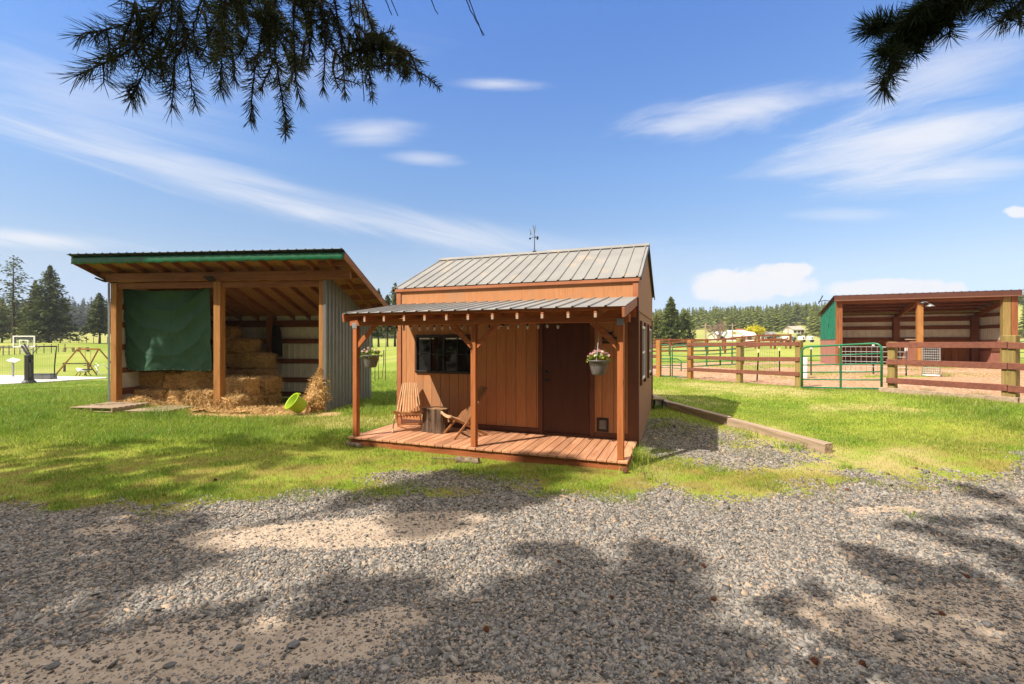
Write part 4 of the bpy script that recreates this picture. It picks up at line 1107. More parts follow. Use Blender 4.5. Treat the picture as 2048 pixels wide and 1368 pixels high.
# ---- hay
def strands(b,n,sampler,L=.10,w=.0045):
    for i in range(n):
        p,nrm=sampler()
        d=(Vector(nrm)*random.uniform(-.1,.75)+Vector((random.gauss(0,1),random.gauss(0,1),random.gauss(0,.8))).normalized()*.9).normalized()
        l=L*random.uniform(.5,1.5); s=d.cross(Vector((random.gauss(0,1),random.gauss(0,1),random.gauss(0,1)))).normalized()*w*random.uniform(.6,1.4)
        m_=Vector(p)+d*l*.5+Vector((0,0,random.uniform(-.02,.02)))
        b.add([Vector(p)-s,Vector(p)+s,m_+s*.8,m_-s*.8,Vector(p)+d*l-Vector((0,0,.25*l*random.random()))],[(0,1,2,3),(3,2,4)])
def bale(x0,x1,y0,y1,z0,z1,label,rz=0,n=800,seed=0,mats=None):
    cx,cy=(x0+x1)/2,(y0+y1)/2
    t_=broot('hay_bale',label,'hay bale','stacked hay bales in the barn',cx,cy,z0,rz+random.uniform(-.07,.07)); t_.rotation_euler.x=random.uniform(-.035,.035); t_.rotation_euler.y=random.uniform(-.03,.03)
    sx_,sy_,sz_=(x1-x0)/2,(y1-y0)/2,(z1-z0)
    bm=bmesh.new(); bmesh.ops.create_cube(bm,size=2); bmesh.ops.subdivide_edges(bm,edges=bm.edges[:],cuts=13,use_grid_fill=True)
    for v in bm.verts:
        c=v.co.copy(); f=1-.05*(abs(c.x)**6*abs(c.y)**6+abs(c.y)**6*abs(c.z)**6+abs(c.x)**6*abs(c.z)**6)
        p=Vector((c.x*sx_*f,c.y*sy_*f,(c.z*f+1)*sz_/2))
        nn=mnoise.noise_vector(Vector((p.x*11+seed*3.1,p.y*11,p.z*11)))*.034+mnoise.noise_vector(Vector((p.x*3+seed,p.y*3,p.z*3)))*.06
        # bulging flakes
        nn+=c*.010*math.sin(p.x*55+seed)
        v.co=p+nn
    b=MB(); b.frombm(bm); b.build('bale_body',M['hay'],t_)
    def smp():
        f=random.choice((0,0,1,1,2,3)); u,v=random.uniform(-1,1),random.uniform(-1,1)
        if f==0: return (u*sx_,-sy_,(v+1)*sz_/2),(0,-1,0)
        if f==1: return (u*sx_,v*sy_,sz_),(0,0,1)
        if f==2: return (sx_,u*sy_,(v+1)*sz_/2),(1,0,0)
        return (-sx_,u*sy_,(v+1)*sz_/2),(-1,0,0)
    b=MB(); strands(b,n,smp,.10,.005); b.build('loose_stalks',mats or M['haystrand'],t_)
    b=MB()
    for s in (-.5,.5):
        y=s*sy_*1.0; e=.012
        pts=[(-sx_-e,y,.02),(-sx_-e,y,sz_+e),(sx_+e,y,sz_+e),(sx_+e,y,.02)]; b.tube(pts,.004,5)
    b.build('twine',M['haylight'],t_)
    return t_
B=lambda p,v:bx(p,v)
bale(B(243,1.0),B(335,1.0),.85,1.35,.47,.98,'hay bale just below the tarp in the left bay, left one of the upper row',seed=1)
bale(B(336,1.0),B(432,1.0),.85,1.35,.47,.99,'hay bale just below the tarp, right one of the upper row beside the middle post',seed=2)
bale(B(245,.75),B(328,.75),.66,1.2,0,.46,'hay bale on the ground at the left wall under the upper row',seed=3)
bale(B(330,.75),B(405,.75),.70,1.22,0,.45,'hay bale on the ground under the middle of the tarp',seed=4,rz=.05)
bale(B(381,.25),B(432,.25),.02,.75,.03,.50,'broken open pale hay bale at the front, left of the middle post',seed=5,n=1500,rz=.08,mats=M['haylight'])
bale(B(440,.25),B(488,.25),.0,.62,.0,.37,'small pale hay bale at the front, right of the middle post',seed=6,n=1400,rz=-.1,mats=M['haylight'])
bale(B(437,.85),B(515,.85),.55,1.1,.36,.82,'hay bale lying across the front pile right of the middle post',seed=7,n=1200,rz=-.12)
bale(B(437,.9),B(520,.9),.66,1.2,.0,.355,'lowest hay bale of the front pile right of the middle post',seed=8)
bale(B(490,1.4),B(546,1.4),1.25,1.9,.30,.78,'hay bale behind the front pile at the foot of the dark stack',seed=9)
bale(B(490,1.4),B(545,1.4),1.27,1.9,.0,.295,'flattened hay bale on the floor behind the front pile',seed=10)
bale(B(444,2.2),B(545,2.2),1.95,2.5,.0,.50,'lowest hay bale of the dark back stack',seed=11)
bale(B(444,2.2),B(544,2.2),1.97,2.5,.51,1.0,'second hay bale up in the dark back stack',seed=12)
bale(B(444,2.2),B(543,2.2),1.97,2.5,1.01,1.48,'third hay bale up in the dark back stack',seed=13)
bale(B(440,2.2),B(513,2.2),1.98,2.5,1.49,1.92,'fourth hay bale up in the dark back stack, set to the left',seed=14)
bale(B(436,2.2),B(474,2.2),1.98,2.5,1.93,2.3,'topmost hay bale of the dark back stack near the roof',seed=15)
# ragged heap of hay leaning on the right post
hp_=broot('hay_heap','tall ragged heap of reddish hay leaning on the right barn post','hay heap',None,bx(630,.1),.05,0)
bm=bmesh.new(); bmesh.ops.create_icosphere(bm,subdivisions=4,radius=1)
for v in bm.verts:
    c=v.co.copy(); h=(c.z+1)/2
    wdt=.36*(1-.80*h**1.1)+.03
    p=Vector((c.x*wdt+.20*h,c.y*wdt*.75+.02*h,h*1.16-.05))
    v.co=p+mnoise.noise_vector(p*7)*.05+mnoise.noise_vector(p*16)*.03
hv=[(v.co.copy(),v.normal.copy()) for v in bm.verts]
b=MB(); b.frombm(bm); b.build('heap_body',M['hay'],hp_)
b=MB(); strands(b,2600,lambda: random.choice(hv),.12,.006); b.build('loose_stalks',M['haystrand'],hp_)
# lime tub
tb=broot('lime_tub','bright lime green rubber tub tipped against the hay heap','tub',None,bx(607,-.35),-.38,.0)
tb.rotation_euler=(R(14),R(-52),.5); tb.location.z+=.17; tb.scale=(1.15,1.15,1.15)
b=MB(); b.lathe([(.001,0),(.13,.004),(.15,.02),(.163,.06),(.185,.27),(.20,.275),(.207,.29),(.20,.305),(.188,.30),(.178,.285),(.15,.05),(.13,.03),(.001,.028)],32); b.build('tub_body',M['lime'],tb,True)
for s in (-1,1):
    b=MB(); b.tube([(s*.195,-.05,.29),(s*.215,-.05,.25),(s*.215,.05,.25),(s*.195,.05,.29)],.010,6); b.build('handle',M['lime'],tb)
# red bucket and dark gear inside
rb=broot('red_bucket','dark red plastic bucket on the floor at the back of the hay barn','bucket',None,bx(549,2.4),2.35,.01)
b=MB(); b.lathe([(.001,0),(.11,0),(.14,.28),(.148,.285),(.135,.29),(.105,.02),(.001,.015)],18); b.build('bucket_body',M['redplastic'],rb,True)
b=MB(); b.tube([(-.14,0,.27),(-.1,0,.38),(0,0,.42),(.1,0,.38),(.14,0,.27)],.004,5); b.build('handle',M['steel'],rb)
gr=broot('hanging_gear','dark coat and straps hanging from the inner post of the hay barn','coat',None,bx(552,2.55),2.56,0)
b=MB(); vs=[];fs=[]; n=22; L=26
for j in range(L+1):
    q=j/L; z=bz(545,650,2.5)-q*1.02
    for k in range(n):
        a=2*math.pi*k/n; r=.07+.09*math.sin(math.pi*min(1,q*.62+.08))+.02*math.sin(5*a+q*3)*q+.015*math.sin(9*a)
        vs.append((r*math.cos(a)*1.05+.05*q,r*math.sin(a)*.55,z))
for j in range(L):
    for k in range(n): fs.append((j*n+k,(j+1)*n+k,(j+1)*n+(k+1)%n,j*n+(k+1)%n))
fs.append(tuple(range(n))); fs.append(tuple(L*n+k for k in range(n-1,-1,-1)))
b.add(vs,fs); b.build('coat',M['darkcloth'],gr,True)
b=MB(); zz=bz(545,640,2.5); b.tube([(-.05,0,zz+.05),(-.09,-.03,zz-.3),(-.06,-.02,zz-.85)],.014,6); b.tube([(0,0,zz+.08),(0,.03,zz+.06),(0,.06,zz+.02)],.012,6); b.build('strap',M['black'],gr)
# bird-feeder like cord and pulley by the middle post
cd_=broot('rope','thin pale cord hanging down the right side of the middle barn post','rope',None,bx(447,.2),.2,0)
b=MB(); b.tube([(0,0,3.3),(.01,0,2.2),(.0,0,1.55)],.006,6); o=b.build('cord',M['galv'],cd_); b=MB(); b.ball((0,0,1.80),.035,10,6); b.ball((.02,0,1.12),.03,8,6); b.tube([(0,0,1.8),(.02,0,1.12)],.005,5); b.build('weight',M['galv'],cd_)
# pallets
def pallet(px,py,Y,rz,label):
    p=pt(px,py,Y); t_=thing('pallet',label,'pallet',(p.x,p.y,gz(p.x,p.y)),rz,'wooden pallets at the front of the barn')
    b=MB()
    for i in range(7): b.bbox(-.6,.6,-.5+i*.152,-.5+i*.152+.095,.095,.113)
    for i in range(3): b.bbox(-.6,.6,-.5+i*.456,-.5+i*.456+.09,.0,.018)
    b.build('slats',M['grey_x'],t_)
    for x in (-.58,0,.58):
        b=MB(); b.bbox(x-.02,x+.02,-.5,.5,.0185,.0945); b.build('stringer',M['grey_y'],t_)
pallet(222,826,11.75,-.12,'weathered wooden pallet sticking out from under the left barn post')
pallet(318,824,11.85,-.10,'weathered wooden pallet half buried in loose hay under the tarp')
# loose hay over the floor
def loose_hay():
    V=[];Fq=[]
    n=15000
    cs=[(bx(300,.2),.1,1.0,.35,.13),(bx(370,.2),.05,.5,.35,.10),(bx(520,.1),.1,.75,.30,.10),(bx(570,.5),.7,.9,.8,.03),(bx(470,-.3),-.25,1.0,.25,.05),(bx(415,-.15),-.15,.5,.25,.16),(bx(500,-.05),-.1,.6,.3,.13),(bx(270,.2),.25,.4,.3,.2)]
    b=MB()
    # low mounds
    gxN,gyN=90,36; x0,x1,y0,y1=LX+.2,-.25,-.35,1.9; vs=[];fs=[]
    def mound(x,y):
        z=0
        for cx,cy,rx,ry,h in cs: z=max(z,h*math.exp(-((x-cx)/rx)**2-((y-cy)/ry)**2))
        return z*(1+.6*mnoise.noise(Vector((x*5,y*5,2))))+.025*mnoise.noise(Vector((x*14,y*14,7)))-.012
    c,s=math.cos(BA['th']),math.sin(BA['th'])
    def w(x,y):
        X=BA['X0']+c*x+s*y; Y=BA['Z0']-s*x+c*y; return X,Y
    WX=[];WY=[];L=[]
    for j in range(gyN+1):
        for i in range(gxN+1):
            x=x0+(x1-x0)*i/gxN; y=y0+(y1-y0)*j/gyN; X,Y=w(x,y); WX.append(X);WY.append(Y);L.append(mound(x,y))
    G=ground(np.array(WX),np.array(WY))
    vs=[(X,Y,g+l) for X,Y,g,l in zip(WX,WY,G,L)]
    for j in range(gyN):
        for i in range(gxN):
            a=j*(gxN+1)+i; fs.append((a,a+1,a+gxN+2,a+gxN+1))
    b.add(vs,fs); o=b.build('loose_hay',[M['hay'],M['haylight']]); 
    pts=[]
    while len(pts)<n:
        x=random.uniform(x0-.1,x1+.2); y=random.uniform(-1.0,1.6)
        dn=.05+ (.5 if mound(x,y)>.02 else .12)*(1 if y>-.45 else .35)
        if random.random()<dn: pts.append((x,y,mound(x,y) if y>y0 and x0<x<x1 else 0))
    XY=[w(x,y) for x,y,_ in pts]; G=ground(np.array([q[0] for q in XY]),np.array([q[1] for q in XY]))
    b2=MB(); it=iter(range(n))
    def smp():
        k=random.randrange(n); return (XY[k][0],XY[k][1],G[k]+max(0,pts[k][2])+.005),(0,0,.15)
    strands(b2,n,smp,.10,.005)
    o2=b2.build('straw_litter',M['haylight'])
    tag(o,kind='stuff',label='loose trampled hay covering the floor of the hay barn',cat='hay'); tag(o2,kind='stuff',label='scattered straw stalks on the ground in front of the hay barn',cat='straw')
loose_hay()
# ================================================================== HORSE SHELTER
SB=-1.25
def hroot(name,label,cat,group=None,x=0,y=0,z=0,rz=0):
    c,s=math.cos(ST['th']),math.sin(ST['th'])
    return thing(name,label,cat,(ST['X0']+c*x+s*y,ST['Z0']-s*x+c*y,E(SB)+z),-ST['th']+rz,group)
def hx_(px,v): return lx_(ST,px,v)
def hz_(px,py,v): return lz_(ST,px,py,v,SB)
shel=hroot('horse_shelter','open fronted horse shelter with green metal and pink board side wall','shelter')
HW=hx_(2033,0); HD=3.1; HT=3.73; HS=.25; WZ=1.37
def ht(y): return HT-HS*(y+.25)
b=MB(); vsheet(b,.0,.05,HD,WZ,lambda y:ht(y)-.12,rib=.3,out=-1); o=b.build('green_wall',M['greenmetal'],shel); md=o.modifiers.new('s','SOLIDIFY'); md.thickness=.01; md.offset=0
b=MB(); 
for i in range(11): b.bbox(-.03,-.002,.05+i*.277,.05+i*.277+.27,-.15,WZ-.012)
b.build('board_wall',M['pinkpanel'],shel)
b=MB(); b.bbox(-.045,.0,.05,HD,WZ-.010,WZ+.03); b.build('band_trim',M['brownmetal'],shel)
b=MB(); b.add([(HW,0,.0),(HW,HD,.0),(HW,HD,ht(HD)-.1),(HW,0,ht(0)-.1),(HW+.03,0,.0),(HW+.03,HD,.0),(HW+.03,HD,ht(HD)-.1),(HW+.03,0,ht(0)-.1)],[(0,1,2,3),(4,7,6,5),(0,4,5,1),(0,3,7,4),(1,5,6,2),(2,6,7,3)]); b.build('outer_right_wall',M['greenmetal'],shel)
b=MB(); vsheet(b,HW-.03,.05,HD,WZ,lambda y:ht(y)-.12,rib=.2,out=-1,h=.015); b.build('inner_lining',M['whitemetal'],shel)
b=MB()
for i in range(10): b.bbox(HW-.05,HW-.012,.05+i*.3,.05+i*.3+.292,-.1,WZ-.01)
b.build('kick_boards',M['pinkpanel'],shel)
b=MB(); hsheet(b,HD,.0,HW,WZ,ht(HD)-.1,rib=.3,h=.018); b.build('back_wall',M['whitemetal'],shel)
b=MB(); b.box(.0,HW,HD+.02,HD+.04,-.1,ht(HD)-.1); b.build('outer_back_wall',M['greenmetal'],shel)
b=MB()
for i in range(23): b.bbox(.02+i*.3,.02+i*.3+.29,HD-.045,HD-.008,-.1,WZ-.01) if .02+i*.3+.29<HW else None
b.build('kick_boards',M['barnwood_z'],shel)
for z0,z1 in ((ht(HD)-.5,ht(HD)-.24),(1.95,2.15),(WZ-.005,WZ+.14)):
    b=MB(); b.bbox(.03,HW-.06,HD-.07,HD-.02,z0,z1); b.build('girt',M['redgirt_x'],shel)
for z0,z1 in ((2.55,2.72),(1.95,2.12),(.78,.95)):
    b=MB(); b.bbox(HW-.10,HW-.055,.12,HD-.08,z0,z1); b.build('girt',M['redgirt_y'],shel)
pc=hx_(1840,.05)
b=MB(); b.bbox(.0,.12,.0,.2,-.2,HT-.28); b.build('front_post',M['barnwood_z'],shel)
b=MB(); b.bbox(.125,.30,.02,.2,-.2,HT-.28); b.build('front_post',M['barnwood_z'],shel)
b=MB(); b.bbox(pc-.12,pc+.12,-.02,.22,-.2,HT-.46,.015); b.build('front_post',M['pine_z'],shel)
xr_=hx_(2012,.0); b=MB(); b.bbox(xr_-.13,xr_+.15,-.06,.2,-.2,HT-.30,.015); b.build('front_post',M['treated_z'],shel)
b=MB(); b.bbox(xr_+.17,HW+.035,-.05,.10,-.2,HT-.3); b.build('corner_board',M['barnwood_z'],shel)
for px in (1792,1949):
    x=hx_(px,HD-.2); b=MB(); b.bbox(x-.14,x+.14,HD-.3,HD-.075,-.1,ht(HD)-.24); b.build('back_post',M['redgirt_z'],shel)
b=MB(); b.bbox(.0,HW,-.02,.06,HT-.46,HT-.2); b.build('header',M['barnwood_x'],shel)
for x in (pc,HW-.14,.15):
    b=MB(); b.bar((x,.07,ht(.07)-.27),(x,HD-.03,ht(HD)-.27),.09,.22); b.build('rafter',M['barnwood_y'],shel)
b=MB()
for i in range(7):
    y=-.05+i*.5; b.bar((-.02,y,ht(y)-.115),(HW+.02,y,ht(y)-.115),.06,.09)
b.each('purlin',M['redgirt_x'],shel)
b=MB(); ribbed(b,-.16,HW+.14,(-.25,HT-.03),(HD+.2,ht(HD+.2)-.03),rib=.3,h=.03,start=.12); b.build('roof',M['brownmetal'],shel)
b=MB(); b.bbox(-.12,HW+.09,-.24,-.20,HT-.27,HT-.05); fo=b.build('fascia',M['brownmetal'],shel)
b=MB(); b.bbox(-.125,HW+.095,-.262,-.205,HT-.33,HT-.272); b.build('fascia_lip',M['lip'],fo)
b=MB()
for i in range(10): b.bbox(pc-.02,pc+.02,.25+i*.28,.25+i*.28+.272,-.1,1.30) if .25+i*.28<HD-.4 else None
b.build('partition',M['pinkpanel'],shel)
# antenna on the left eave
an=hroot('roof_antenna','small dark antenna sticking out of the green end of the horse shelter','antenna',None,-.1,.35,3.45)
b=MB(); b.tube([(0,0,0),(-.35,0,.05),(-.62,0,.0)],.025,6); b.tube([(-.62,0,-.12),(-.52,0,.1),(-.42,0,.32)],.03,6); b.build('arm',M['black'],an)
lp=hroot('yard_lamp','grey dome yard lamp on the middle post of the horse shelter','lamp',None,pc+.10,-.06,HT-.62)
b=MB(); b.tube([(-.08,0,.1),(-.05,-.1,.16),(.08,-.16,.12),(.16,-.18,.02)],.02,8); b.ball((-.06,-.05,.1),.10,12,8,.6); b.build('gooseneck',M['steel'],lp,True)
b=MB(); b.lathe([(.02,.09),(.06,.06),(.14,.0),(.20,-.05),(.19,-.055),(.05,.03)],18,(.19,-.2,-.05)); b.build('shade',M['galv'],lp,True)
fd=hroot('feed_trough','small pale board shelf in front of the middle post of the horse shelter','shelf',None,hx_(1825,1.2),1.2,hz_(1825,679,1.2)); b=MB(); b.bbox(-.30,.30,-.1,.1,-.02,.03); b.build('shelf_board',M['grey_x'],fd)
# ================================================================== FENCES
def bpost(b,x,y,h,w=.14,lean=0,z=None,bev=.012):
    g=gz(x,y) if z is None else z
    b.bbox(-w/2,w/2,-w/2,w/2,-.3,h,bev,Matrix.Translation((x,y,g))@Matrix.Rotation(lean,4,'Z'))
def board_fence(name,label,pts,ph,rails,pw,pm,rm,side=-1,group=None,cat='fence',rw=.14,rt_=.04,ext=(0,0),last_tall=None,railh=None):
    x0,y0=pts[0]; t_=thing(name,label,cat,(x0,y0,gz(x0,y0)),0,group); inv=Matrix.Translation((-x0,-y0,-gz(x0,y0)))
    ang=math.atan2(pts[1][1]-y0,pts[1][0]-x0); gs=[]
    for i,(x,y) in enumerate(pts):
        h=ph if not hasattr(ph,'__len__') else ph[i]; w=pw if not hasattr(pw,'__len__') else pw[i]
        b=MB(); g=gz(x,y); gs.append(g); b.bbox(-w/2,w/2,-w/2,w/2,-.3,h,.012,inv@Matrix.Translation((x,y,g))@Matrix.Rotation(ang,4,'Z')); b.build('post',pm[i] if isinstance(pm,list) else pm,t_)
    for i in range(len(pts)-1):
        d=Vector((pts[i+1][0]-pts[i][0],pts[i+1][1]-pts[i][1],0)).normalized(); nr=Vector((d.y,-d.x,0))*side
        w=pw if not hasattr(pw,'__len__') else max(pw)
        off=nr*(w/2+rt_/2+.002)
        for rz in rails:
            dz=0 if railh is None else 0
            j0,j1=random.uniform(-.012,.012),random.uniform(-.012,.012)
            e0=-.07 if i==0 else .004; e1=.07 if i==len(pts)-2 else -.004
            a=Vector((pts[i][0],pts[i][1],gs[i]+rz+j0))+off+d*e0; c=Vector((pts[i+1][0],pts[i+1][1],gs[i+1]+rz+j1))+off+d*e1
            b=MB(); b.bar(inv@a,inv@c,rt_,rw,b=.006); b.build('rail',rm,t_)
    return t_
random.seed(11)
P1=(9.87,11.8); P2=(10.74,9.8); PE=(11.7,7.6)
board_fence('rail_fence','dark red three rail fence with greenish posts at the right edge, nearest the camera',[P1,P2,PE],[1.29,1.42,1.42],[1.21,.76,.29],[.16,.22,.22],M['treated_z'],M['redrail_x'],side=1)
P3=(8.96,14.2); P4=(8.03,16.05); P5=(7.04,17.95)
board_fence('rail_fence','faded red three rail fence between the two green gates',[P3,P4,P5],[1.47,1.58,1.53],[1.36,.87,.40],[.17,.17,.17],[M['treated_z'],M['treated_z'],M['pine_z']],M['redrail_x'],side=-1,rw=.13)
board_fence('rail_fence','short stub of faded red rail fence just right of the shed corner',[(6.05,18.75),(5.1,19.6)],[1.5,1.5],[1.3,.85,.4],.17,M['pine_z'],M['redrail_x'],side=1)
# sill board under the near fence
b=MB(); pa=Vector((9.72,11.75)); pb=Vector((11.9,7.2)); 
for i in range(2):
    a=pa.lerp(pb,i*.5); c=pa.lerp(pb,(i+1)*.5-.004); b.bar((a.x-.22,a.y,gz(a.x,a.y)+.05),(c.x-.22,c.y,gz(c.x,c.y)+.05),.12,.14)
tag(b.build('ground_timber',M['grey_x']),'long weathered timber lying on the ground along the foot of the near red fence','timber')
# gates
def gate(label,A,Bp,h,bars,mid=True,z0=.06,corner=.16,r=.022,group=None,name='pipe_gate',barr=.015):
    A=Vector((A[0],A[1],0)); Bv=Vector((Bp[0],Bp[1],0)); d=(Bv-A); L=d.length; d.normalize()
    ga,gb=gz(A.x,A.y),gz(Bv.x,Bv.y)
    t_=thing(name,label,'gate',(A.x,A.y,ga),0,group)
    def P(s,z): q=d*s; return (q.x,q.y,(gb-ga)*s/L+z)
    z1=z0+h; pts=[P(0,z0)]
    pts+= [P(0,z1-corner)]+[P(corner-corner*math.cos(a),z1-corner+corner*math.sin(a)) for a in (R(30),R(60),R(90))]
    pts+= [P(L-corner+corner*math.sin(a),z1-corner+corner*math.cos(a)) for a in (0,R(30),R(60),R(90))]+[P(L,z0)]
    b=MB(); b.tube(pts,r,8); b.tube([P(0,z0),P(L,z0)],r*.85,8); b.build('frame',M['gategreen'],t_,True)
    for f in bars:
        b=MB(); b.tube([P(r,z0+h*f),P(L-r,z0+h*f)],barr,7); b.build('crossbar',M['gategreen'],t_,True)
    if mid is not None and mid is not False:
        s=L*(mid if isinstance(mid,float) else .5)
        b=MB(); b.bar(P(s,z0-.01),P(s,z1+.01),.09,.028,up=(d.x,d.y,0)); b.build('upright',M['gategreen'],t_)
    b=MB(); b.tube([P(L+.02,z0+h*.9),P(L+.1,z0+h*.9)],.012,6); b.tube([P(L+.02,z0+h*.15),P(L+.1,z0+h*.15)],.012,6); b.build('hinge',M['steel'],t_)
    return t_
gate('green pipe gate with six bars between the red rail fences, nearest gate',(8.66,13.6),(9.73,11.98),1.20,[.77,.55,.37,.19],mid=.52,r=.026,barr=.018)
gate('narrow green gate panel at the shed corner, left one of the small pair',(6.02,18.80),(6.42,18.45),1.26,[.85,.66,.47,.27],mid=False)
gate('narrow green gate panel beside the faded fence post, right one of the small pair',(6.48,18.40),(6.95,18.0),1.26,[.85,.66,.47,.27],mid=False)
# green round-pen panels inside the paddock
def at(px,py,Y): p=pt(px,py,Y); return (p.x,p.y)
for k,(pa,pb,ya,yb) in enumerate(((1386,1440,25.0,25.6),(1441,1487,25.6,26.2))):
    gate(['green corral panel behind the faded red fence, left one','green corral panel behind the faded red fence, right one'][k],at(pa,0,ya),at(pb,0,yb),1.05,[.8,.6,.4,.2],mid=True,z0=.04,r=.028,barr=.022,name='corral_panel',corner=.1)
# small round holding pen bits
hp2=thing('feeder_frame','small low green feeder frame behind the narrow gate pair',  'feeder',(*at(1330,0,22.5),gz(*at(1330,0,22.5)))); b=MB(); b.tube([(-.4,0,0),(-.4,0,.5),(-.2,0,.62),(.6,0,.62),(.8,0,.5),(.8,0,0)],.03,7); b.tube([(-.4,0,.3),(.8,0,.3)],.025,7); b.build('frame',M['gategreen'],hp2,True)
# far red pipe fences
def red_fence(label,A,Bp,n,h,rails,name='red_fence'):
    A=Vector((A[0],A[1])); Bv=Vector((Bp[0],Bp[1])); t_=thing(name,label,'fence',(A.x,A.y,gz(A.x,A.y)),0,'far red fences across the paddock'); g0=gz(A.x,A.y); prev=None
    for i in range(n):
        p=A.lerp(Bv,i/(n-1)); g=gz(p.x,p.y); b=MB(); q=Vector((p.x-A.x,p.y-A.y,g-g0)); b.bbox(q.x-.07,q.x+.07,q.y-.07,q.y+.07,q.z-.3,q.z+h,.01); b.build('post',M['redfence'],t_)
        if prev is not None:
            for r in rails:
                b=MB(); b.bar(prev+Vector((0,-.09,r)),q+Vector((0,-.09,r)),.04,.13); b.build('rail',M['redfence'],t_)
        prev=q
M['redfence']=mat('redfence',(.36,.11,.055),(.27,.08,.04),rough=.7,scale=6)
red_fence('far red board fence with tall posts crossing the green paddock',at(1300,0,37),at(1581,0,42.5),9,1.38,[1.28,.80,.35])
red_fence('second far red fence with two rails just behind the tall post one',at(1302,0,44),at(1572,0,50),9,1.15,[1.05,.55])
# T-posts with pale tops and square wire
def tpost(px,py,Y,h,label,top=M['white'],lean=0):
    x,y=at(px,py,Y); t_=thing('fence_post',label,'fence post',(x,y,gz(x,y)),0,'thin steel posts with pale tops'); t_.rotation_euler=(0,lean,0)
    b=MB(); b.box(-.025,.025,-.006,.006,-.1,h-.14); b.box(-.006,.006,-.04,-.006,-.1,h-.14); b.build('stake',M['black'],t_)
    b=MB(); b.bbox(-.035,.035,-.035,.03,h-.14,h); b.build('cap',top,t_)
M['paleyellow']=mat('paleyellow',(.75,.68,.30),rough=.5)
tpost(1514,0,17.0,1.18,'thin dark steel post with yellow top, left of the faded fence end',M['paleyellow'],R(3)); tpost(1559,0,19.8,1.15,'thin dark steel post with yellow top beside the fence end post',M['paleyellow'])
tpost(1622,0,19.0,1.22,'thin dark steel post with pale top behind the left part of the near gate'); tpost(1680,0,19.2,1.22,'steel post with white top behind the upright of the near gate'); tpost(1746.5,0,18.6,1.28,'steel post with thick white top behind the right end of the near gate'); tpost(1812,0,17.6,1.1,'steel post with white top behind the near red fence')
def wire_panel(label,A,Bp,h,z0,nx,nz,r,m=None,name='wire_panel',group=None,frame=0):
    A=Vector((A[0],A[1],0)); Bv=Vector((Bp[0],Bp[1],0)); d=Bv-A; ga,gb=gz(A.x,A.y),gz(Bv.x,Bv.y)
    t_=thing(name,label,'wire panel',(A.x,A.y,ga),0,group)
    P=lambda s,z:(d.x*s,d.y*s,(gb-ga)*s+z); b=MB()
    for i in range(nx+1): b.tube([P(i/nx,z0),P(i/nx,z0+h)],r,5,False)
    for j in range(nz+1): b.tube([P(0,z0+h*j/nz),P(1,z0+h*j/nz)],r,5,False)
    b.build('grid',m or M['galv'],t_)
    if frame:
        b=MB(); b.tube([P(0,z0-.15),P(0,z0+h),P(1,z0+h),P(1,z0-.15)],frame,7); b.tube([P(0,z0),P(1,z0)],frame,7); b.build('frame',m or M['galv'],t_)
    return t_
wire_panel('wide mesh wire panel behind the near green gate',at(1681,0,19.15),at(1812,0,17.55),1.0,.12,12,5,.008)
wire_panel('dense square mesh hay feeder panel right of the shelter middle post',at(1845,0,17.4),at(1880,0,17.0),1.02,.05,8,11,.009,frame=.022)
wire_panel('sagging thin field wire between the yellow topped posts',at(1489,0,25),at(1560,0,19.8),1.0,.1,16,5,.004,M['steel'])
# white pipe
x,y=at(1610.5,0,17.6); b=MB(); b.lathe([(.001,0),(.085,0),(.088,.06),(.085,.80),(.08,.83),(.001,.835)],16); o=b.build('white_pipe',M['white'],None,True); o.location=(x,y,gz(x,y)-.02); tag(o,'short white plastic pipe standing in the wood chips behind the near gate','pipe')
# green gate edge at the far right behind the shelter corner
gate('green gate at the right edge behind the fence post',at(2036,0,19.5),at(2110,0,18.6),1.2,[.8,.6,.4,.2],mid=False,z0=.1)
# timbers edging the raised lawn
def timber(A,Bp,w,h,label,zs=(0,0)):
    za,zb=gz(*A)+zs[0],gz(*Bp)+zs[1]; t=Vector((Bp[0]-A[0],Bp[1]-A[1],zb-za)); L=t.length
    b=MB(); bm=bmesh.new(); bmesh.ops.create_cube(bm,size=1); bmesh.ops.subdivide_edges(bm,edges=bm.edges[:],cuts=7,use_grid_fill=True)
    for v in bm.verts:
        c=v.co.copy(); p=Vector((c.x*L,c.y*w,c.z*h)); n=mnoise.noise_vector(Vector((p.x*2.5+A[0],p.y*20,p.z*20)))*.008; p.y*=1-.06*(abs(c.z)>.49 and abs(c.y)>.49); v.co=p+n
    d=t.normalized(); sxv=d.cross(Vector((0,0,1))).normalized(); u=sxv.cross(d); mid=(Vector((A[0],A[1],za))+Vector((Bp[0],Bp[1],zb)))/2
    b.frombm(bm); o=b.build('landscape_timber',M['grey_x']); o.matrix_world=Matrix(((d.x,-sxv.x,u.x,mid.x),(d.y,-sxv.y,u.y,mid.y),(d.z,-sxv.z,u.z,mid.z),(0,0,0,1)))
    tag(o,label,'timber','landscape timbers edging the lawn')
timber((4.86,6.98),(4.32,9.02),.15,.185,'nearest sunlit landscape timber with a cut end facing the drive',(.06,.05))
timber((4.31,9.05),(3.83,10.95),.15,.22,'middle landscape timber lying in the shed shadow',(.05,.05))
timber((3.82,10.98),(3.72,12.1),.15,.20,'farthest landscape timber near the rear shed corner',(.05,.05))
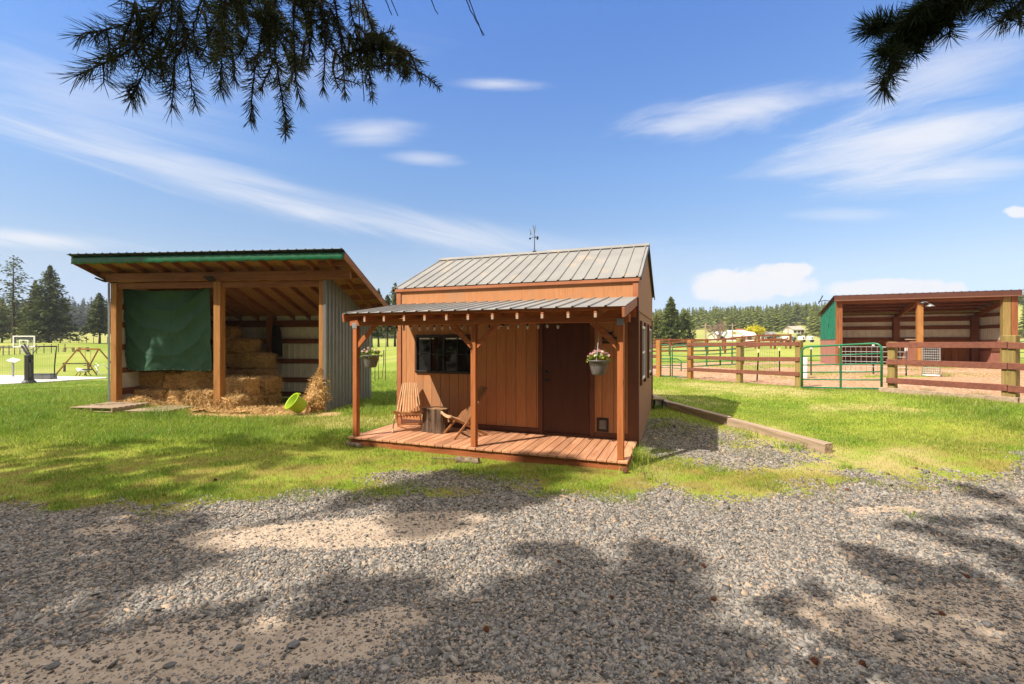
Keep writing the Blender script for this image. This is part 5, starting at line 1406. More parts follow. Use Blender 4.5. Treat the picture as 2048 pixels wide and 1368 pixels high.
# ================================================================== TREES
def conifer_parts(h,r,base,seed,nb=150,per=14,leaf=.42,lw=.16,gap=0.0,droop=.25,conic=.85,lean=0,tr=None,up=.15,open_=0.0):
    rr=random.Random(seed)
    tb=MB(); R0=tr or max(.09,h*.016)
    pts=[];rad=[]
    for i in range(9):
        q=i/8; pts.append((lean*q*h*.05+.02*h*.1*math.sin(q*5+seed),.015*h*.1*math.cos(q*4+seed),h*.985*q-.15)); rad.append(R0*(1-q)**.8+.012)
    rad[0]*=1.35; tb.tube(pts,rad,9)
    cb=MB()
    def axis(z):
        q=max(0,min(1,z/h)); return Vector((lean*q*h*.05+.02*h*.1*math.sin(q*5+seed),.015*h*.1*math.cos(q*4+seed),z))
    for i in range(nb):
        t=(i+rr.random())/nb
        if rr.random()<gap: continue
        z=base+(h-base)*t**.9
        prof=(1-t)**conic*(1-open_*math.exp(-(t/.15)**2))+.03
        L=r*prof*rr.uniform(.62,1.12)
        a=i*2.399+rr.uniform(-.4,.4); d=Vector((math.cos(a),math.sin(a),0))
        p0=axis(z); dr=droop*rr.uniform(.5,1.4)*(1-t*.8)
        if L>.6: tb.tube([p0,p0+d*L*.45+Vector((0,0,-dr*L*.35)),p0+d*L*.9+Vector((0,0,-dr*L*.55))],[R0*.13*(1-t)+.012,R0*.08*(1-t)+.008,.006],4,False)
        k=max(3,int(per*(L/r)**.8)+1)
        for j in range(k):
            s=((j+rr.random())/k)**.75
            if s<.12 and L>1: continue
            c=p0+d*L*s+Vector((0,0,-dr*L*(s-.35*s*s)+up*L*s*s*rr.random()))
            spread=.22*L*(1-abs(s-.55))*.9+.06
            sd=Vector((-d.y,d.x,0))
            for m_ in range(2):
                c2=c+sd*rr.gauss(0,1)*spread*.55+Vector((0,0,rr.gauss(0,.06+.03*L)))
                dir_=(d*rr.uniform(.2,1)+sd*rr.uniform(-1,1)+Vector((0,0,rr.uniform(-.55,.25)))).normalized()
                ln=leaf*rr.uniform(.6,1.3)*(0.6+.4*(1-t)); ww=lw*rr.uniform(.7,1.4)*(.6+.4*(1-t))
                n=Vector((rr.gauss(0,.6),rr.gauss(0,.6),1)).normalized(); sv=dir_.cross(n).normalized()*ww
                cb.add([c2-dir_*ln*.4,c2-sv,c2+dir_*ln*.6,c2+sv],[(0,1,2,3)])
    # leader tip
    for j in range(14):
        z=h*(1-.012*j); dir_=Vector((rr.uniform(-.5,.5),rr.uniform(-.5,.5),1)).normalized(); c=axis(z); sv=dir_.cross(Vector((rr.random(),rr.random(),.1))).normalized()*lw*.35
        cb.add([c,c+dir_*leaf*.3-sv,c+dir_*leaf*.6,c+dir_*leaf*.3+sv],[(0,1,2,3)])
    return tb,cb
def conifer(name,label,x,y,h,r,base,seed,matl,group=None,**kw):
    z=gz(x,y); t_=thing(name,label,'tree',(x,y,z-.05),0,group)
    tb,cb=conifer_parts(h,r,base,seed,**kw)
    tb.build('trunk',M['barkfar'],t_); cb.build('crown',matl,t_); return t_
def ctree(name,label,px,Y,top,seed,wpx,matl,basef=.12,group='trees standing beyond the lawns',**kw):
    x=(px-1024)/F*Y; g=gz(x,Y)-CAMZ; h=(684-top)*Y/F-g
    return conifer(name,label,x,Y,h,wpx/2*Y/F,h*basef,seed,matl,group,**kw)
ctree('pine_tree','tall thin open pine with sparse crown behind the basketball board',27,74,511,1,96,M['firdark'],.22,nb=95,per=13,gap=.28,leaf=.55,lw=.16,conic=.55,droop=.1,up=.4)
ctree('fir_tree','big dense dark fir with wide skirt behind the swing set',100,73,531,2,104,M['firdark'],.07,nb=260,per=20,leaf=.55,lw=.18,conic=.8,droop=.32)
ctree('fir_tree','olive green fir standing left of the big dark fir',70,76,562,3,64,M['pineyellow'],.10,nb=190,per=15,leaf=.5,lw=.17)
ctree('fir_tree','small olive tree half hidden at the left edge of the photo',4,82,600,4,60,M['pineyellow'],.12,nb=120,per=12,leaf=.5)
ctree('fir_tree','brownish bushy conifer between the tall pine and the olive fir',47,84,610,5,46,M['shrub'],.10,nb=120,per=12,leaf=.5,conic=.5)
ctree('fir_tree','lone fir with bare lower trunk right beside the left barn post',199,74,586,6,62,M['firdark'],.22,nb=170,per=15,leaf=.5,lw=.16,conic=.75,droop=.3)
ctree('pine_tree','thin pine at the far left edge behind the small olive tree',-14,80,560,7,60,M['firdark'],.2,nb=100,per=12,leaf=.5,gap=.2)
for k,(px,Y,top,wp,sd,bf,lab) in enumerate(((744,62,612,44,21,.30,'slim conifer with bare trunk behind the porch, close to the barn wall'),(757,66,578,40,22,.28,'tallest conifer seen between the hay barn and the shed'),(775,60,590,44,23,.30,'conifer just left of the shed wall, beyond the hanging basket'),(790,64,566,48,24,.28,'conifer partly hidden by the left corner of the shed'),(728,70,600,40,25,.3,'conifer mostly hidden behind the barn side wall'))):
    ctree('fir_tree',lab,px,Y,top,sd,wp,M['fir' if k%2 else 'firdark'],bf,nb=120,per=12,leaf=.45,lw=.15,conic=.7)
ctree('fir_tree','large bushy green fir beyond the small green gates, right of the shed',1342,92,594,31,62,M['fir'],.05,nb=230,per=19,leaf=.6,lw=.2,conic=.7,droop=.2)
ctree('pine_tree','shorter round pine at the right foot of the large green fir',1371,95,622,32,46,M['fir'],.12,nb=120,per=13,leaf=.55,lw=.18,conic=.4)
ctree('fir_tree','pale green fir hugging the right edge of the shed',1314,97,626,33,40,M['pineyellow'],.06,nb=120,per=13,leaf=.55,lw=.18,conic=.6)
# ridge-line pines that stand out of the wooded hill
for k,(px,Y,top,wp) in enumerate(((1572,255,613,26),(1594,250,609,24),(1613,248,608,26),(1634,252,611,26),(2041,200,590,22),(2060,190,600,24))):
    ctree('pine_tree',['tall hilltop pine above the pale hill house, leftmost of four','hilltop pine directly left of the pale hill house','hilltop pine directly right of the pale hill house','hilltop pine against the green shelter wall','dark pine on the hill at the right edge behind the shelter','hill pine just outside the right end of the shelter'][k],px,Y,top,40+k,wp,M['forest'],.18,'pines along the hill ridge',nb=90,per=10,leaf=1.1,lw=.38,conic=.45)
# ---- wooded hills: one mass
def forest(name,label,matl,n,azr,rr_,hrange,seed,gapf=None):
    g=np.random.default_rng(seed)
    A=g.uniform(azr[0],azr[1],n); Rr=np.sqrt(g.uniform(rr_[0]**2,rr_[1]**2,n)); x=np.sin(A)*Rr; y=np.cos(A)*Rr
    if gapf is not None:
        k=gapf(x,y); x=x[k];y=y[k]
    z=ground(x,y); n=len(x); h=g.uniform(*hrange,n); V=[];Q=[]
    K=46
    for i in range(n):
        rad=h[i]*g.uniform(.17,.27)
        t=(np.arange(K)+g.random(K))/K; a=np.arange(K)*2.399+g.random()*6; L=rad*((1-t)**.75+.05)*g.uniform(.6,1.15,K)
        zz=z[i]+h[i]*(.10+.90*t)
        d=np.stack([np.cos(a),np.sin(a),np.zeros(K)],-1); c=np.stack([x[i]+d[:,0]*L*.55,y[i]+d[:,1]*L*.55,zz],-1)
        ln=L*.55+.10*h[i]*.35; w=(.35*L+.22)
        sd=np.stack([-d[:,1],d[:,0],np.zeros(K)],-1); dv=d*ln[:,None]; dv[:,2]-=.35*ln; sd=sd*w[:,None]; sd[:,2]+=g.normal(0,.25,K)*w
        V.append(np.stack([c-dv,c-sd,c+dv,c+sd],1).reshape(-1,3))
        tip=np.array([[x[i]-.25,y[i],z[i]+h[i]*.93],[x[i]+.25,y[i],z[i]+h[i]*.93],[x[i],y[i],z[i]+h[i]*1.04],[x[i],y[i],z[i]+h[i]*1.04-.02]]); V.append(tip)
        tw=.02*h[i]+.05; V.append(np.array([[x[i]-tw,y[i],z[i]-.3],[x[i]+tw,y[i],z[i]-.3],[x[i]+tw*.5,y[i],z[i]+h[i]*.5],[x[i]-tw*.5,y[i],z[i]+h[i]*.5]]))
    V=np.concatenate(V); Q=np.arange(len(V)).reshape(-1,4)
    o=np_mesh(name,V,[Q],matl); tag(o,kind='stuff',label=label,cat='forest'); return o
def hillgap(x,y):
    t=x/y; r=np.hypot(x,y)
    g=(fbm(x,y,.022,77)>.36)
    near=(r<245)&(((t>.36)&(t<.42))|((t>.60)&(t<.655)))
    return g&~near
forest('wooded_hill','dense conifer forest covering the hills on the right skyline',M['forest'],3600,(math.atan(-.35),math.atan(.72)),(215,420),(7,11.5),5,hillgap)
forest('scrub_forest','scattered conifers on the open hill at the right edge',M['forest'],260,(math.atan(.72),math.atan(1.3)),(170,430),(6,10),6,lambda x,y:fbm(x,y,.03,78)>.52)
forest('far_wood','hazy blue grey wood on the horizon left of the hay barn',M['farforest'],420,(math.atan(-1.25),math.atan(-.75)),(300,380),(10,17),8)
# ---- bare and flowering trees
def twigtree(name,label,px,Y,top,wpx,seed,matl,leafm=None,nleaf=0,depth=5,group='deciduous trees near the far buildings'):
    rr=random.Random(seed); x=(px-1024)/F*Y; g=gz(x,Y); h=(684-top)*Y/F-(g-CAMZ); t_=thing(name,label,'tree',(x,Y,g-.1),0,group)
    tb=MB(); wmax=wpx/2*Y/F; tips=[]
    def grow(p,d,L,r,dep):
        q=p+d*L; q.x=max(-wmax,min(wmax,q.x)); q.z=min(q.z,h)
        tb.tube([p,(p+q)/2+Vector((rr.gauss(0,.04),rr.gauss(0,.04),0))*L,q],[r,r*.8,r*.6],5,False)
        if dep==0: tips.append(q); return
        for k in range(rr.choice((2,3,3))):
            nd=(d+Vector((rr.gauss(0,.55),rr.gauss(0,.55),rr.uniform(-.1,.5)))).normalized(); grow(q,nd,L*rr.uniform(.62,.85),r*.58,dep-1)
        tips.append(q)
    for k in range(4 if leafm else 7): grow(Vector((0,0,0)),Vector((rr.gauss(0,.35),rr.gauss(0,.35),1)).normalized(),h*.27,.02*h+.03,depth-1)
    tb.build('trunk',matl,t_)
    if leafm:
        cb=MB()
        for i in range(nleaf):
            c=rr.choice(tips)+Vector((rr.gauss(0,.06),rr.gauss(0,.06),rr.gauss(0,.06)))*h; s=h*.045*rr.uniform(.6,1.3)
            d1=Vector((rr.gauss(0,1),rr.gauss(0,1),rr.gauss(0,1))).normalized(); d2=d1.cross(Vector((rr.random(),rr.random(),rr.random()))).normalized()
            cb.add([c-d1*s,c-d2*s*.6,c+d1*s,c+d2*s*.6],[(0,1,2,3)])
        cb.build('crown',leafm,t_)
twigtree('bare_tree','wide bare pinkish brown tree left of the white barn',1436,118,638,58,3,M['baretwig'],None,depth=6)
twigtree('willow_tree','bright yellow green round willow beyond the white barn',1508,125,647,28,4,M['baretwig'],M['willow'],2800,depth=5)
twigtree('bare_tree','small reddish bare tree right of the yellow willow',1527,128,651,20,5,M['baretwig'],None,depth=5)
twigtree('willow_tree','small yellow bush left of the yellow willow by the utility pole',1473,124,655,11,6,M['baretwig'],M['willow'],400,depth=4)
for k,(px,Y,top,wp) in enumerate(((1545,150,662,16),(1610,170,662,20),(1600,168,664,14),(1556,140,667,12),(1485,140,668,20),(1642,160,660,22),(2044,120,650,22))):
    twigtree('shrub',['low green shrub by the far trailers','round green shrub below the hill house, right one','round green shrub below the hill house, left one','small shrub among the far trailers','low shrub behind the white barn','green shrub at the foot of the green shelter wall','green shrub at the right edge behind the shelter'][k],px,Y,top,wp,60+k,M['baretwig'],M['shrub'],500,depth=4,group='shrubs near the far buildings')
# ---- far buildings
def house(name,label,px,Y,wpx,wall,hroof,dep,matw,matr,rz=0,wins=0,cat='house'):
    x=(px-1024)/F*Y; g=gz(x,Y); w=wpx*Y/F; t_=thing(name,label,cat,(x,Y,g-.1),rz)
    b=MB(); b.box(-w/2,w/2,0,dep,0,wall)
    b.add([(-w/2,0,wall),(-w/2,dep,wall),(-w/2,dep/2,wall+hroof),(w/2,0,wall),(w/2,dep,wall),(w/2,dep/2,wall+hroof)],[(0,2,1),(3,4,5)]); b.build('wall',matw,t_)
    b=MB(); e=.35
    for s,(ya,yb) in ((0,(-e,dep/2)),(1,(dep+e,dep/2))):
        za=wall-.12+.02; zb=wall+hroof+.06
        b.add([(-w/2-e,ya,za),(w/2+e,ya,za),(w/2+e,yb,zb),(-w/2-e,yb,zb),(-w/2-e,ya,za+.14),(w/2+e,ya,za+.14),(w/2+e,yb,zb+.14),(-w/2-e,yb,zb+.14)],[(0,3,2,1),(4,5,6,7),(0,1,5,4),(1,2,6,5),(2,3,7,6),(3,0,4,7)])
    b.build('roof',matr,t_)
    for i in range(wins):
        xx=-w/2+w*(i+.5)/wins; b=MB(); b.box(xx-.5,xx+.5,-.06,-.01,wall*.42,wall*.8); b.build('window',M['glass'],t_)
    if wins:
        b=MB(); b.box(-w/2+w*.5-.45,-w/2+w*.5+.45,-.055,-.012,0,2.0) if wins%2==0 else b.box(w*.28-.45,w*.28+.45,-.055,-.012,0,2.0); b.build('door',M['trim'],t_)
    return t_
M['palewall']=mat('palewall',(.62,.58,.47),(.56,.52,.42),rough=.8,scale=1); M['tanroof']=mat('tanroof',(.40,.35,.29),(.34,.30,.25),rough=.7,scale=1); M['whiteroof']=mat('whiteroof',(.74,.74,.74),(.68,.68,.68),rough=.4,scale=.4); M['greyroof']=mat('greyroof',(.25,.25,.26),(.2,.2,.21),rough=.7,scale=1)
house('white_barn','long low white metal barn behind the far red fences',1487,122,44,1.7,1.5,9,M['whiteroof'],M['whiteroof'],-.25,2,'barn')
house('farm_house','pale house with tan roof on the green slope below the wood',1598,185,24,2.0,1.4,6,M['palewall'],M['tanroof'],.1,3)
house('hill_house','tiny pale house high on the hill among the pines',1606,262,9,2.6,1.5,6,M['palewall'],M['whiteroof'],.1,2)
house('low_shed','low grey roofed building left of the white barn, behind the bare tree',1448,140,22,2.0,1.0,6,M['palewall'],M['whiteroof'],.1,2,'shed')
house('small_barn','small grey barn between the yellow willow and the trailers',1543,150,22,2.0,1.2,6,M['palewall'],M['greyroof'],-.1,2,'barn')
house('brown_shed','small brown roofed shed between white barn and willow',1489,150,12,2.4,1.7,5,M['trim_light'],M['trim_light'],.2,1,'shed')
house('white_shed','small white shed at the right edge of the garden shed',1311,110,14,1.6,.8,4,M['whiteroof'],M['whiteroof'],0,1,'shed')
def trailer(px,Y,wpx,h,label,matw):
    x=(px-1024)/F*Y; g=gz(x,Y); w=wpx*Y/F; t_=thing('trailer',label,'trailer',(x,Y,g),0,'parked trailers and vehicles far away')
    b=MB(); b.bbox(-w/2,w/2,-1.1,1.1,.5,h,.2); b.build('body',matw,t_)
    b=MB(); b.box(-w*.3,w*.1,-1.13,-1.105,h*.55,h*.8); b.build('window',M['glass'],t_)
    for s in (-.25,.2):
        b=MB(); b.tube([(s*w,-1.12,.4),(s*w,-.9,.4)],.4,12); b.build('wheel',M['black'],t_)
trailer(1571,135,6,1.8,'white trailer parked in the far yard, leftmost one',M['white']); trailer(1586,138,7,1.7,'grey vehicle parked in the far yard between white trailers',M['steel']); trailer(1603,140,7,1.9,'white trailer parked below the farm house',M['white']); trailer(1620,141,6,1.9,'white trailer parked nearest the green shelter wall',M['whiteroof']); trailer(1559,137,5,1.5,'small pale vehicle parked beside the low barn',M['galv'])
# utility poles
def upole(px,Y,top,label):
    x=(px-1024)/F*Y; g=gz(x,Y); h=(684-top)*Y/F-(g-CAMZ); t_=thing('utility_pole',label,'utility pole',(x,Y,g),0,'wooden utility poles near the far buildings')
    b=MB(); b.tube([(0,0,-.3),(0,0,h)],[.20,.14],8); b.build('pole',M['grey_z'],t_); b=MB(); b.bbox(-.9,.9,-.08,.08,h-.7,h-.5); b.build('crossarm',M['grey_x'],t_)
upole(1411,105,646,'thick wooden utility pole left of the wide bare tree'); upole(1465,118,646,'wooden utility pole between the bare tree and the white barn'); upole(1576,150,653,'thin wooden utility pole right of the yellow willow')
# ================================================================== LEFT LAWN
pad=[(-44,26.0),(-33.5,26.4),(-30.9,27.4),(-30.0,28.6),(-28.4,31.8),(-29.3,32.9),(-36.5,34.3),(-44,35)]
b=MB(); n=len(pad); vs=[]
for x,y in pad: vs.append((x,y,gz(x,y)+.07))
for x,y in pad: vs.append((x,y,gz(x,y)-.3))
b.add(vs,[tuple(range(n-1,-1,-1)) if False else tuple(range(n))]+[(i,n+i,n+(i+1)%n,(i+1)%n) for i in range(n)])
tag(b.build('court_pavement',M['concrete']),kind='structure')
m_=28.5/F
def lp(px,Y): return (px-1024)/F*Y
hx0=lp(58,28.5); hg=gz(hx0,28.5)+.05
hoop=thing('basketball_hoop','black basketball stand with clear white edged backboard on the concrete pad','basketball hoop',(hx0,28.5,hg),0)
b=MB(); b.bbox(-.16,.16,-.16,.16,0,1.75,.03); b.lathe([(.36,-.06),(.34,.04),(.24,.16),(.2,.3)],14); b.build('padded_pole',M['black'],hoop)
b=MB(); b.bar((.26,-.05,1.30),(-.72,.25,2.30),.07,.10); b.bar((.10,.05,1.62),(-.62,.3,2.42),.07,.08); b.build('arm',M['black'],hoop)
b=MB(); b.bar((.22,-.1,1.25),(.24,-.1,.35),.09,.12); b.bar((.1,-.1,.9),(.24,-.12,.4),.04,.04); b.build('lift_strut',M['black'],hoop)
bz0=(763-692.6)*m_; bz1=(763-669)*m_; bx0=(11-58)*m_; bx1=(56-58)*m_
b=MB(); b.bbox(bx0,bx1,.40,.44,bz0,bz0+.07); b.bbox(bx0,bx1,.40,.44,bz1-.07,bz1); b.bbox(bx0,bx0+.08,.40,.44,bz0+.071,bz1-.071); b.bbox(bx1-.08,bx1,.40,.44,bz0+.071,bz1-.071); 
bf=b.build('backboard',M['white'],hoop)
b=MB(); b.box(bx0+.08,bx1-.08,.414,.426,bz0+.07,bz1-.07); b.build('clear_panel',M['board'],bf)
b=MB(); xa,xb=bx0+.42,bx1-.42; za,zb=bz0+.10,bz0+.48
b.box(xa,xb,.405,.413,za,za+.05); b.box(xa,xb,.405,.413,zb-.05,zb); b.box(xa,xa+.05,.405,.413,za+.05,zb-.05); b.box(xb-.05,xb,.405,.413,za+.05,zb-.05); b.build('shooter_square',M['white'],bf)
b=MB(); c=(bx0+.42,.70,bz0-.02); b.tube([(c[0]+.23*math.cos(a),c[1]+.23*math.sin(a),c[2]) for a in np.linspace(0,6.283,20)],.012,6,False); rimo=b.build('rim',M['redplastic'],hoop)
b=MB()
for k in range(12):
    a=k*.5236; b.tube([(c[0]+.23*math.cos(a),c[1]+.23*math.sin(a),c[2]),(c[0]+.15*math.cos(a+.3),c[1]+.15*math.sin(a+.3),c[2]-.2),(c[0]+.12*math.cos(a),c[1]+.12*math.sin(a),c[2]-.36)],.011,4,False)
b.build('net',M['white'],rimo)
# ball stop frame with net
nf=thing('net_frame','black curved tube frame with thin net standing behind the basketball stand','net frame',(lp(58,30.5),30.5,gz(lp(58,30.5),30.5)),0); k_=30.5/F
def q_(px,py,y=0): return ((px-58)*k_,y,(764-py)*k_)
b=MB(); b.tube([q_(5,770,-1.2),q_(4,740,-.5),q_(0,700),q_(-4,697)],.045,7); b.tube([q_(-30,698.5),q_(0,697),q_(60,696),q_(113,695.5)],.05,7); b.tube([q_(113,695.5),q_(111,715),q_(109,735),q_(109,757)],.035,7); b.tube([q_(66,697),q_(66,757)],.03,6); b.tube([q_(66,709),q_(79,697)],.02,5); b.tube([q_(57,702),q_(66,702)],.02,5); b.build('frame',M['black'],nf,True)
b=MB()
for i in range(30): px=-28+i*4.7; b.tube([q_(px,697),q_(px,756)],.0035,3,False)
for j in range(13): py=700+j*4.4; b.tube([q_(-28,py),q_(110,py)],.0035,3,False)
b.build('net',M['steel'],nf)
bb_=thing('storage_box','long low grey storage box under the net frame','box',(lp(86,31.0),31.0,gz(lp(86,31),31.0)+.05),0); b=MB(); b.bbox(-.74,.74,-.25,.25,0,.33,.02); b.build('box_body',M['steel'],bb_); b=MB(); b.bbox(-.77,.77,-.28,.28,.331,.38,.015); b.build('lid',M['roofdark'],bb_)
ib=thing('info_board','small white slanted board on a grey post behind the ball net','board',(lp(26,33),33,gz(lp(26,33),33)),0); b=MB(); b.bbox(-.05,.05,-.05,.05,-.2,1.20); b.build('post',M['galv'],ib); b=MB(); b.bbox(-.32,.30,-.22,.22,-.015,.015,.008,Matrix.Translation((.05,0,1.27))@Matrix.Rotation(R(14),4,'Y')@Matrix.Rotation(R(26),4,'X')); b.build('panel',M['white'],ib)
# swing set
sw=thing('swing_set','wooden A frame swing set standing on the lawn beside the barn','swing set',(lp(155,36),36,gz(lp(155,36),36)),0); k2=36/F
zt=(752-700.5)*k2
b=MB(); b.bar((-.05,0,zt),(1.33,.5,zt),.11,.13); b.build('beam',M['pine_x'],sw)
for pa,pb_ in (((0,0,zt),(-1.12,-.7,-.05)),((.05,.05,zt-.05),(.85,.75,-.05)),((1.25,.45,zt),(.72,-.2,-.05)),((1.28,.5,zt-.02),(2.35,1.3,-.05))):
    b=MB(); b.bar(pa,pb_,.09,.09); b.build('leg',M['pine_z'] if pa[0]<1 else M['barnwood_z'],sw)
for px_ in (.42,.85):
    b=MB(); b.tube([(px_,.2,zt),(px_+.03,.2,.75)],.012,5); b.build('chain',M['steel'],sw)
b=MB(); b.bbox(.38,.92,.1,.32,.72,.76); b.build('swing_seat',M['black'],sw)
sr=thing('rocking_horse','small white and black spring rider under the swing set','spring rider',(lp(166,35.2),35.2,gz(lp(166,35.2),35.2)),0)
b=MB(); b.ball((-.15,0,.42),.22,12,8,.8); b.ball((-.38,0,.52),.12,10,6); b.tube([(-.3,0,.4),(.35,0,.42)],[.15,.12],10); b.build('body',M['white'],sr,True); b=MB(); b.bbox(-.1,.62,-.12,.12,.46,.54); b.build('saddle',M['black'],sr)
for xx in (-.5,-.2,.2,.55):
    b=MB(); b.tube([(xx*.6,0,.4),(xx,.1*(1 if xx>0 else -1),0)],.03,6); b.build('leg',M['barnwood_z'],sr)
gb=thing('glider_frame','pale tube play frame at the left barn post beside the swing set','play frame',(lp(198,35.6),35.6,gz(lp(198,35.6),35.6)),0); b=MB(); b.tube([(-.65,0,.55),(-.2,0,1.0),(.0,0,.75),(.35,0,.95),(.7,.1,.4)],.025,6); b.tube([(-.3,0,.8),(.1,0,.1),(.9,0,.1)],.03,6); b.tube([(-.05,0,.9),(-.3,.1,0)],.025,6); b.build('frame',M['galv'],gb,True)
sf=thing('short_fence','short dark single rail fence behind the swing set','fence',(lp(129,39),39,gz(lp(129,39),39)),0)
for xx in (0,2.05):
    b=MB(); b.bbox(xx-.06,xx+.06,-.06,.06,-.1,.78); b.build('post',M['barkfar'],sf)
b=MB(); b.bar((-.1,-.07,.70),(2.15,-.07,.70),.04,.10); b.build('rail',M['barkfar'],sf)
for px,Y,lab in ((138,58,'weathered wooden jump stand in the far field, left one'),(167,60,'dark wooden block seat in the far field, right one')):
    jt=thing('field_bench',lab,'bench',(lp(px,Y),Y,gz(lp(px,Y),Y)),.3,'small wooden pieces in the far field')
    b=MB(); b.bbox(-.5,.5,-.18,.18,.5,.58); b.build('seat',M['grey_x'],jt)
    for xx in (-.4,.4):
        b=MB(); b.bar((xx,0,.5),(xx*1.3,0,-.05),.09,.3); b.build('leg',M['barkfar'] if px>150 else M['grey_z'],jt)
# wire field fence on the left
def wfence(label,pts,n,h):
    x0,y0=pts[0]; g0=gz(x0,y0); t_=thing('field_fence',label,'fence',(x0,y0,g0),0,'wire fences across the left field'); P=[]
    for i in range(n):
        s=i/(n-1)*(len(pts)-1); j=min(int(s),len(pts)-2); f=s-j; x=pts[j][0]+(pts[j+1][0]-pts[j][0])*f; y=pts[j][1]+(pts[j+1][1]-pts[j][1])*f; P.append((x-x0,y-y0,gz(x,y)-g0))
    for p in P:
        b=MB(); b.box(p[0]-.035,p[0]+.035,p[1]-.02,p[1]+.02,p[2]-.2,p[2]+h); b.build('post',M['barkfar'],t_)
    for r in (.4,.7,1.0):
        b=MB(); b.tube([(p[0],p[1],p[2]+h*r*.97) for p in P],.010,4,False); b.build('wire',M['steel'],t_)
wfence('near wire fence with thin dark posts crossing the left field',[(lp(-30,46),46),(lp(40,50),50),(lp(130,57),57)],13,1.05)
wfence('far wire fence at the foot of the left firs',[(lp(60,68),68),(lp(150,72),72),(lp(215,78),78)],10,1.1)
wfence('thin wire fence seen between the hay barn and the shed',[(lp(735,36),36),(lp(800,36),36)],3,1.2)
# thin dead stalks beyond the hanging basket
dk=MB()
for px,Y,h in ((757,24,1.5),(771,23,2.7),(750,22.5,1.2),(764,24.5,1.0)):
    x=lp(px,Y); dk.tube([(x,Y,gz(x,Y)-.05),(x+.05*random.uniform(-1,1),Y,gz(x,Y)+h*.5),(x+.12*random.uniform(-1,1),Y,gz(x,Y)+h)],[.022,.016,.008],5)
tag(dk.build('dead_stalks',M['barkfar']),'few thin dead stalks standing in the grass left of the shed wall','stalks',kind='stuff')
# ================================================================== TREES ROUND THE CAMERA (out of frame, with branches hanging into view)
def needle_spray(nb_,tb_,pts,L,dens,rr,tipstar=True,r0=.004,width=.0011,bare=False):
    P=[Vector(p) for p in pts]
    # resample
    S=[]; 
    for a,c in zip(P[:-1],P[1:]):
        k=max(2,int((c-a).length/.012)); 
        for i in range(k): S.append(a.lerp(c,i/k))
    S.append(P[-1]); n=len(S)
    sm=[S[0]]+[(S[i-1]+S[i]*2+S[i+1])/4+Vector((rr.gauss(0,.0008),rr.gauss(0,.0008),rr.gauss(0,.0008))) for i in range(1,n-1)]+[S[-1]]
    tb_.tube(sm,[r0*(1-.75*i/(n-1))+.0006 for i in range(n)],6)
    if bare: return
    tot=sum((sm[i+1]-sm[i]).length for i in range(n-1)); cnt=int(tot*dens*.85)
    for i in range(cnt):
        s=rr.random(); s=s**.8; f=s*(n-1); j=min(int(f),n-2); p=sm[j].lerp(sm[j+1],f-j); t_=(sm[j+1]-sm[j]).normalized()
        o=Vector((rr.gauss(0,1),rr.gauss(0,1),rr.gauss(0,1))); o=(o-t_*o.dot(t_)).normalized()
        fw=rr.uniform(.25,.9)+(1.2*max(0,s-.9)/.1 if tipstar else 0)
        d=(o+t_*fw).normalized(); l=L*rr.uniform(.7,1.15); w=d.cross(Vector((rr.gauss(0,1),rr.gauss(0,1),rr.gauss(0,1)))).normalized()*width
        nb_.add([p-w,p+w,p+d*l*.7+w*.9,p+d*l,p+d*l*.7-w*.9],[(0,1,2,3,4)])
def near_tree(label,tx,ty,h,seed,limb,groups,cones=(),crown=None):
    g=gz(tx,ty); t_=thing('overhanging_fir',label,'tree',(tx,ty,g),0); inv=Vector((tx,ty,g)); rr=random.Random(seed)
    b=MB(); b.tube([(0,0,-.2),(.03,.02,h*.4),(0,.05,h*.75),(.05,0,h)],[.26,.19,.10,.02],14); b.build('trunk',M['bark'],t_)
    lb=MB(); lb.tube([Vector(p)-inv for p in limb],[.06-.045*i/(len(limb)-1) for i in range(len(limb))],8); lb.build('limb',M['twig'],t_)
    for gi,(stems) in enumerate(groups):
        nb_=MB(); tb_=MB()
        for st_ in stems:
            dep,Lpx,dens,pp=st_[:4]; bare=len(st_)>4
            pts=[pt(px,py,dep*(1+.05*math.sin(i+gi)))-inv for i,(px,py) in enumerate(pp)]
            # hang the upper end from the nearest point of the limb
            a=min((Vector(limb[i]).lerp(Vector(limb[i+1]),f/8)-inv for i in range(len(limb)-1) for f in range(9)),key=lambda q:(q-pts[0]).length)
            if pp[0][1]<0: pts=[a,(a+pts[0])/2+Vector((0,0,.03))]+pts
            needle_spray(nb_,tb_,pts,Lpx/F*dep,dens,rr,r0=.0030*dep if not bare else .0018*dep,width=.0007*dep,bare=bare)
            if not bare and len(st_)<6:
                # short side twigs
                P=[p for p in pts[-len(pp):]]; m=1+int(2*rr.random())
                for k in range(m):
                    j=rr.randrange(len(P)-1); s=P[j].lerp(P[j+1],rr.random()); dd=(P[j+1]-P[j]); dl=dd.length
                    o=Vector((rr.gauss(0,.9),rr.gauss(0,.5),rr.gauss(0,.4))).normalized(); e=s+(dd.normalized()*.8+o*.7).normalized()*dep*rr.uniform(35,70)/F
                    needle_spray(nb_,tb_,[s,(s+e)/2+Vector((0,0,.003)),e],Lpx/F*dep*.85,dens,rr,r0=.0014*dep,width=.00075*dep)
        br=tb_.build('branch',M['twig'],t_)
        if nb_.v: nb_.build('needles',M['needle'],br)
    for c in cones:
        b=MB(); p=pt(c[0],c[1],c[2])-inv; b.ball(p,c[3],10,8,1.35); b.build('cone',M['conedark'],t_,True)
    if crown:
        tb,cb=conifer_parts(h,crown[0],crown[1],seed,nb=crown[2],per=crown[3],leaf=crown[4],lw=crown[5],gap=crown[6],conic=crown[7]); cb.build('crown',M['firdark'],t_)
        bb=MB(); bb.v=tb.v; bb.f=tb.f; bb.m=tb.m; bb.build('crown_limbs',M['barkfar'],t_)
    return t_
D=1.0
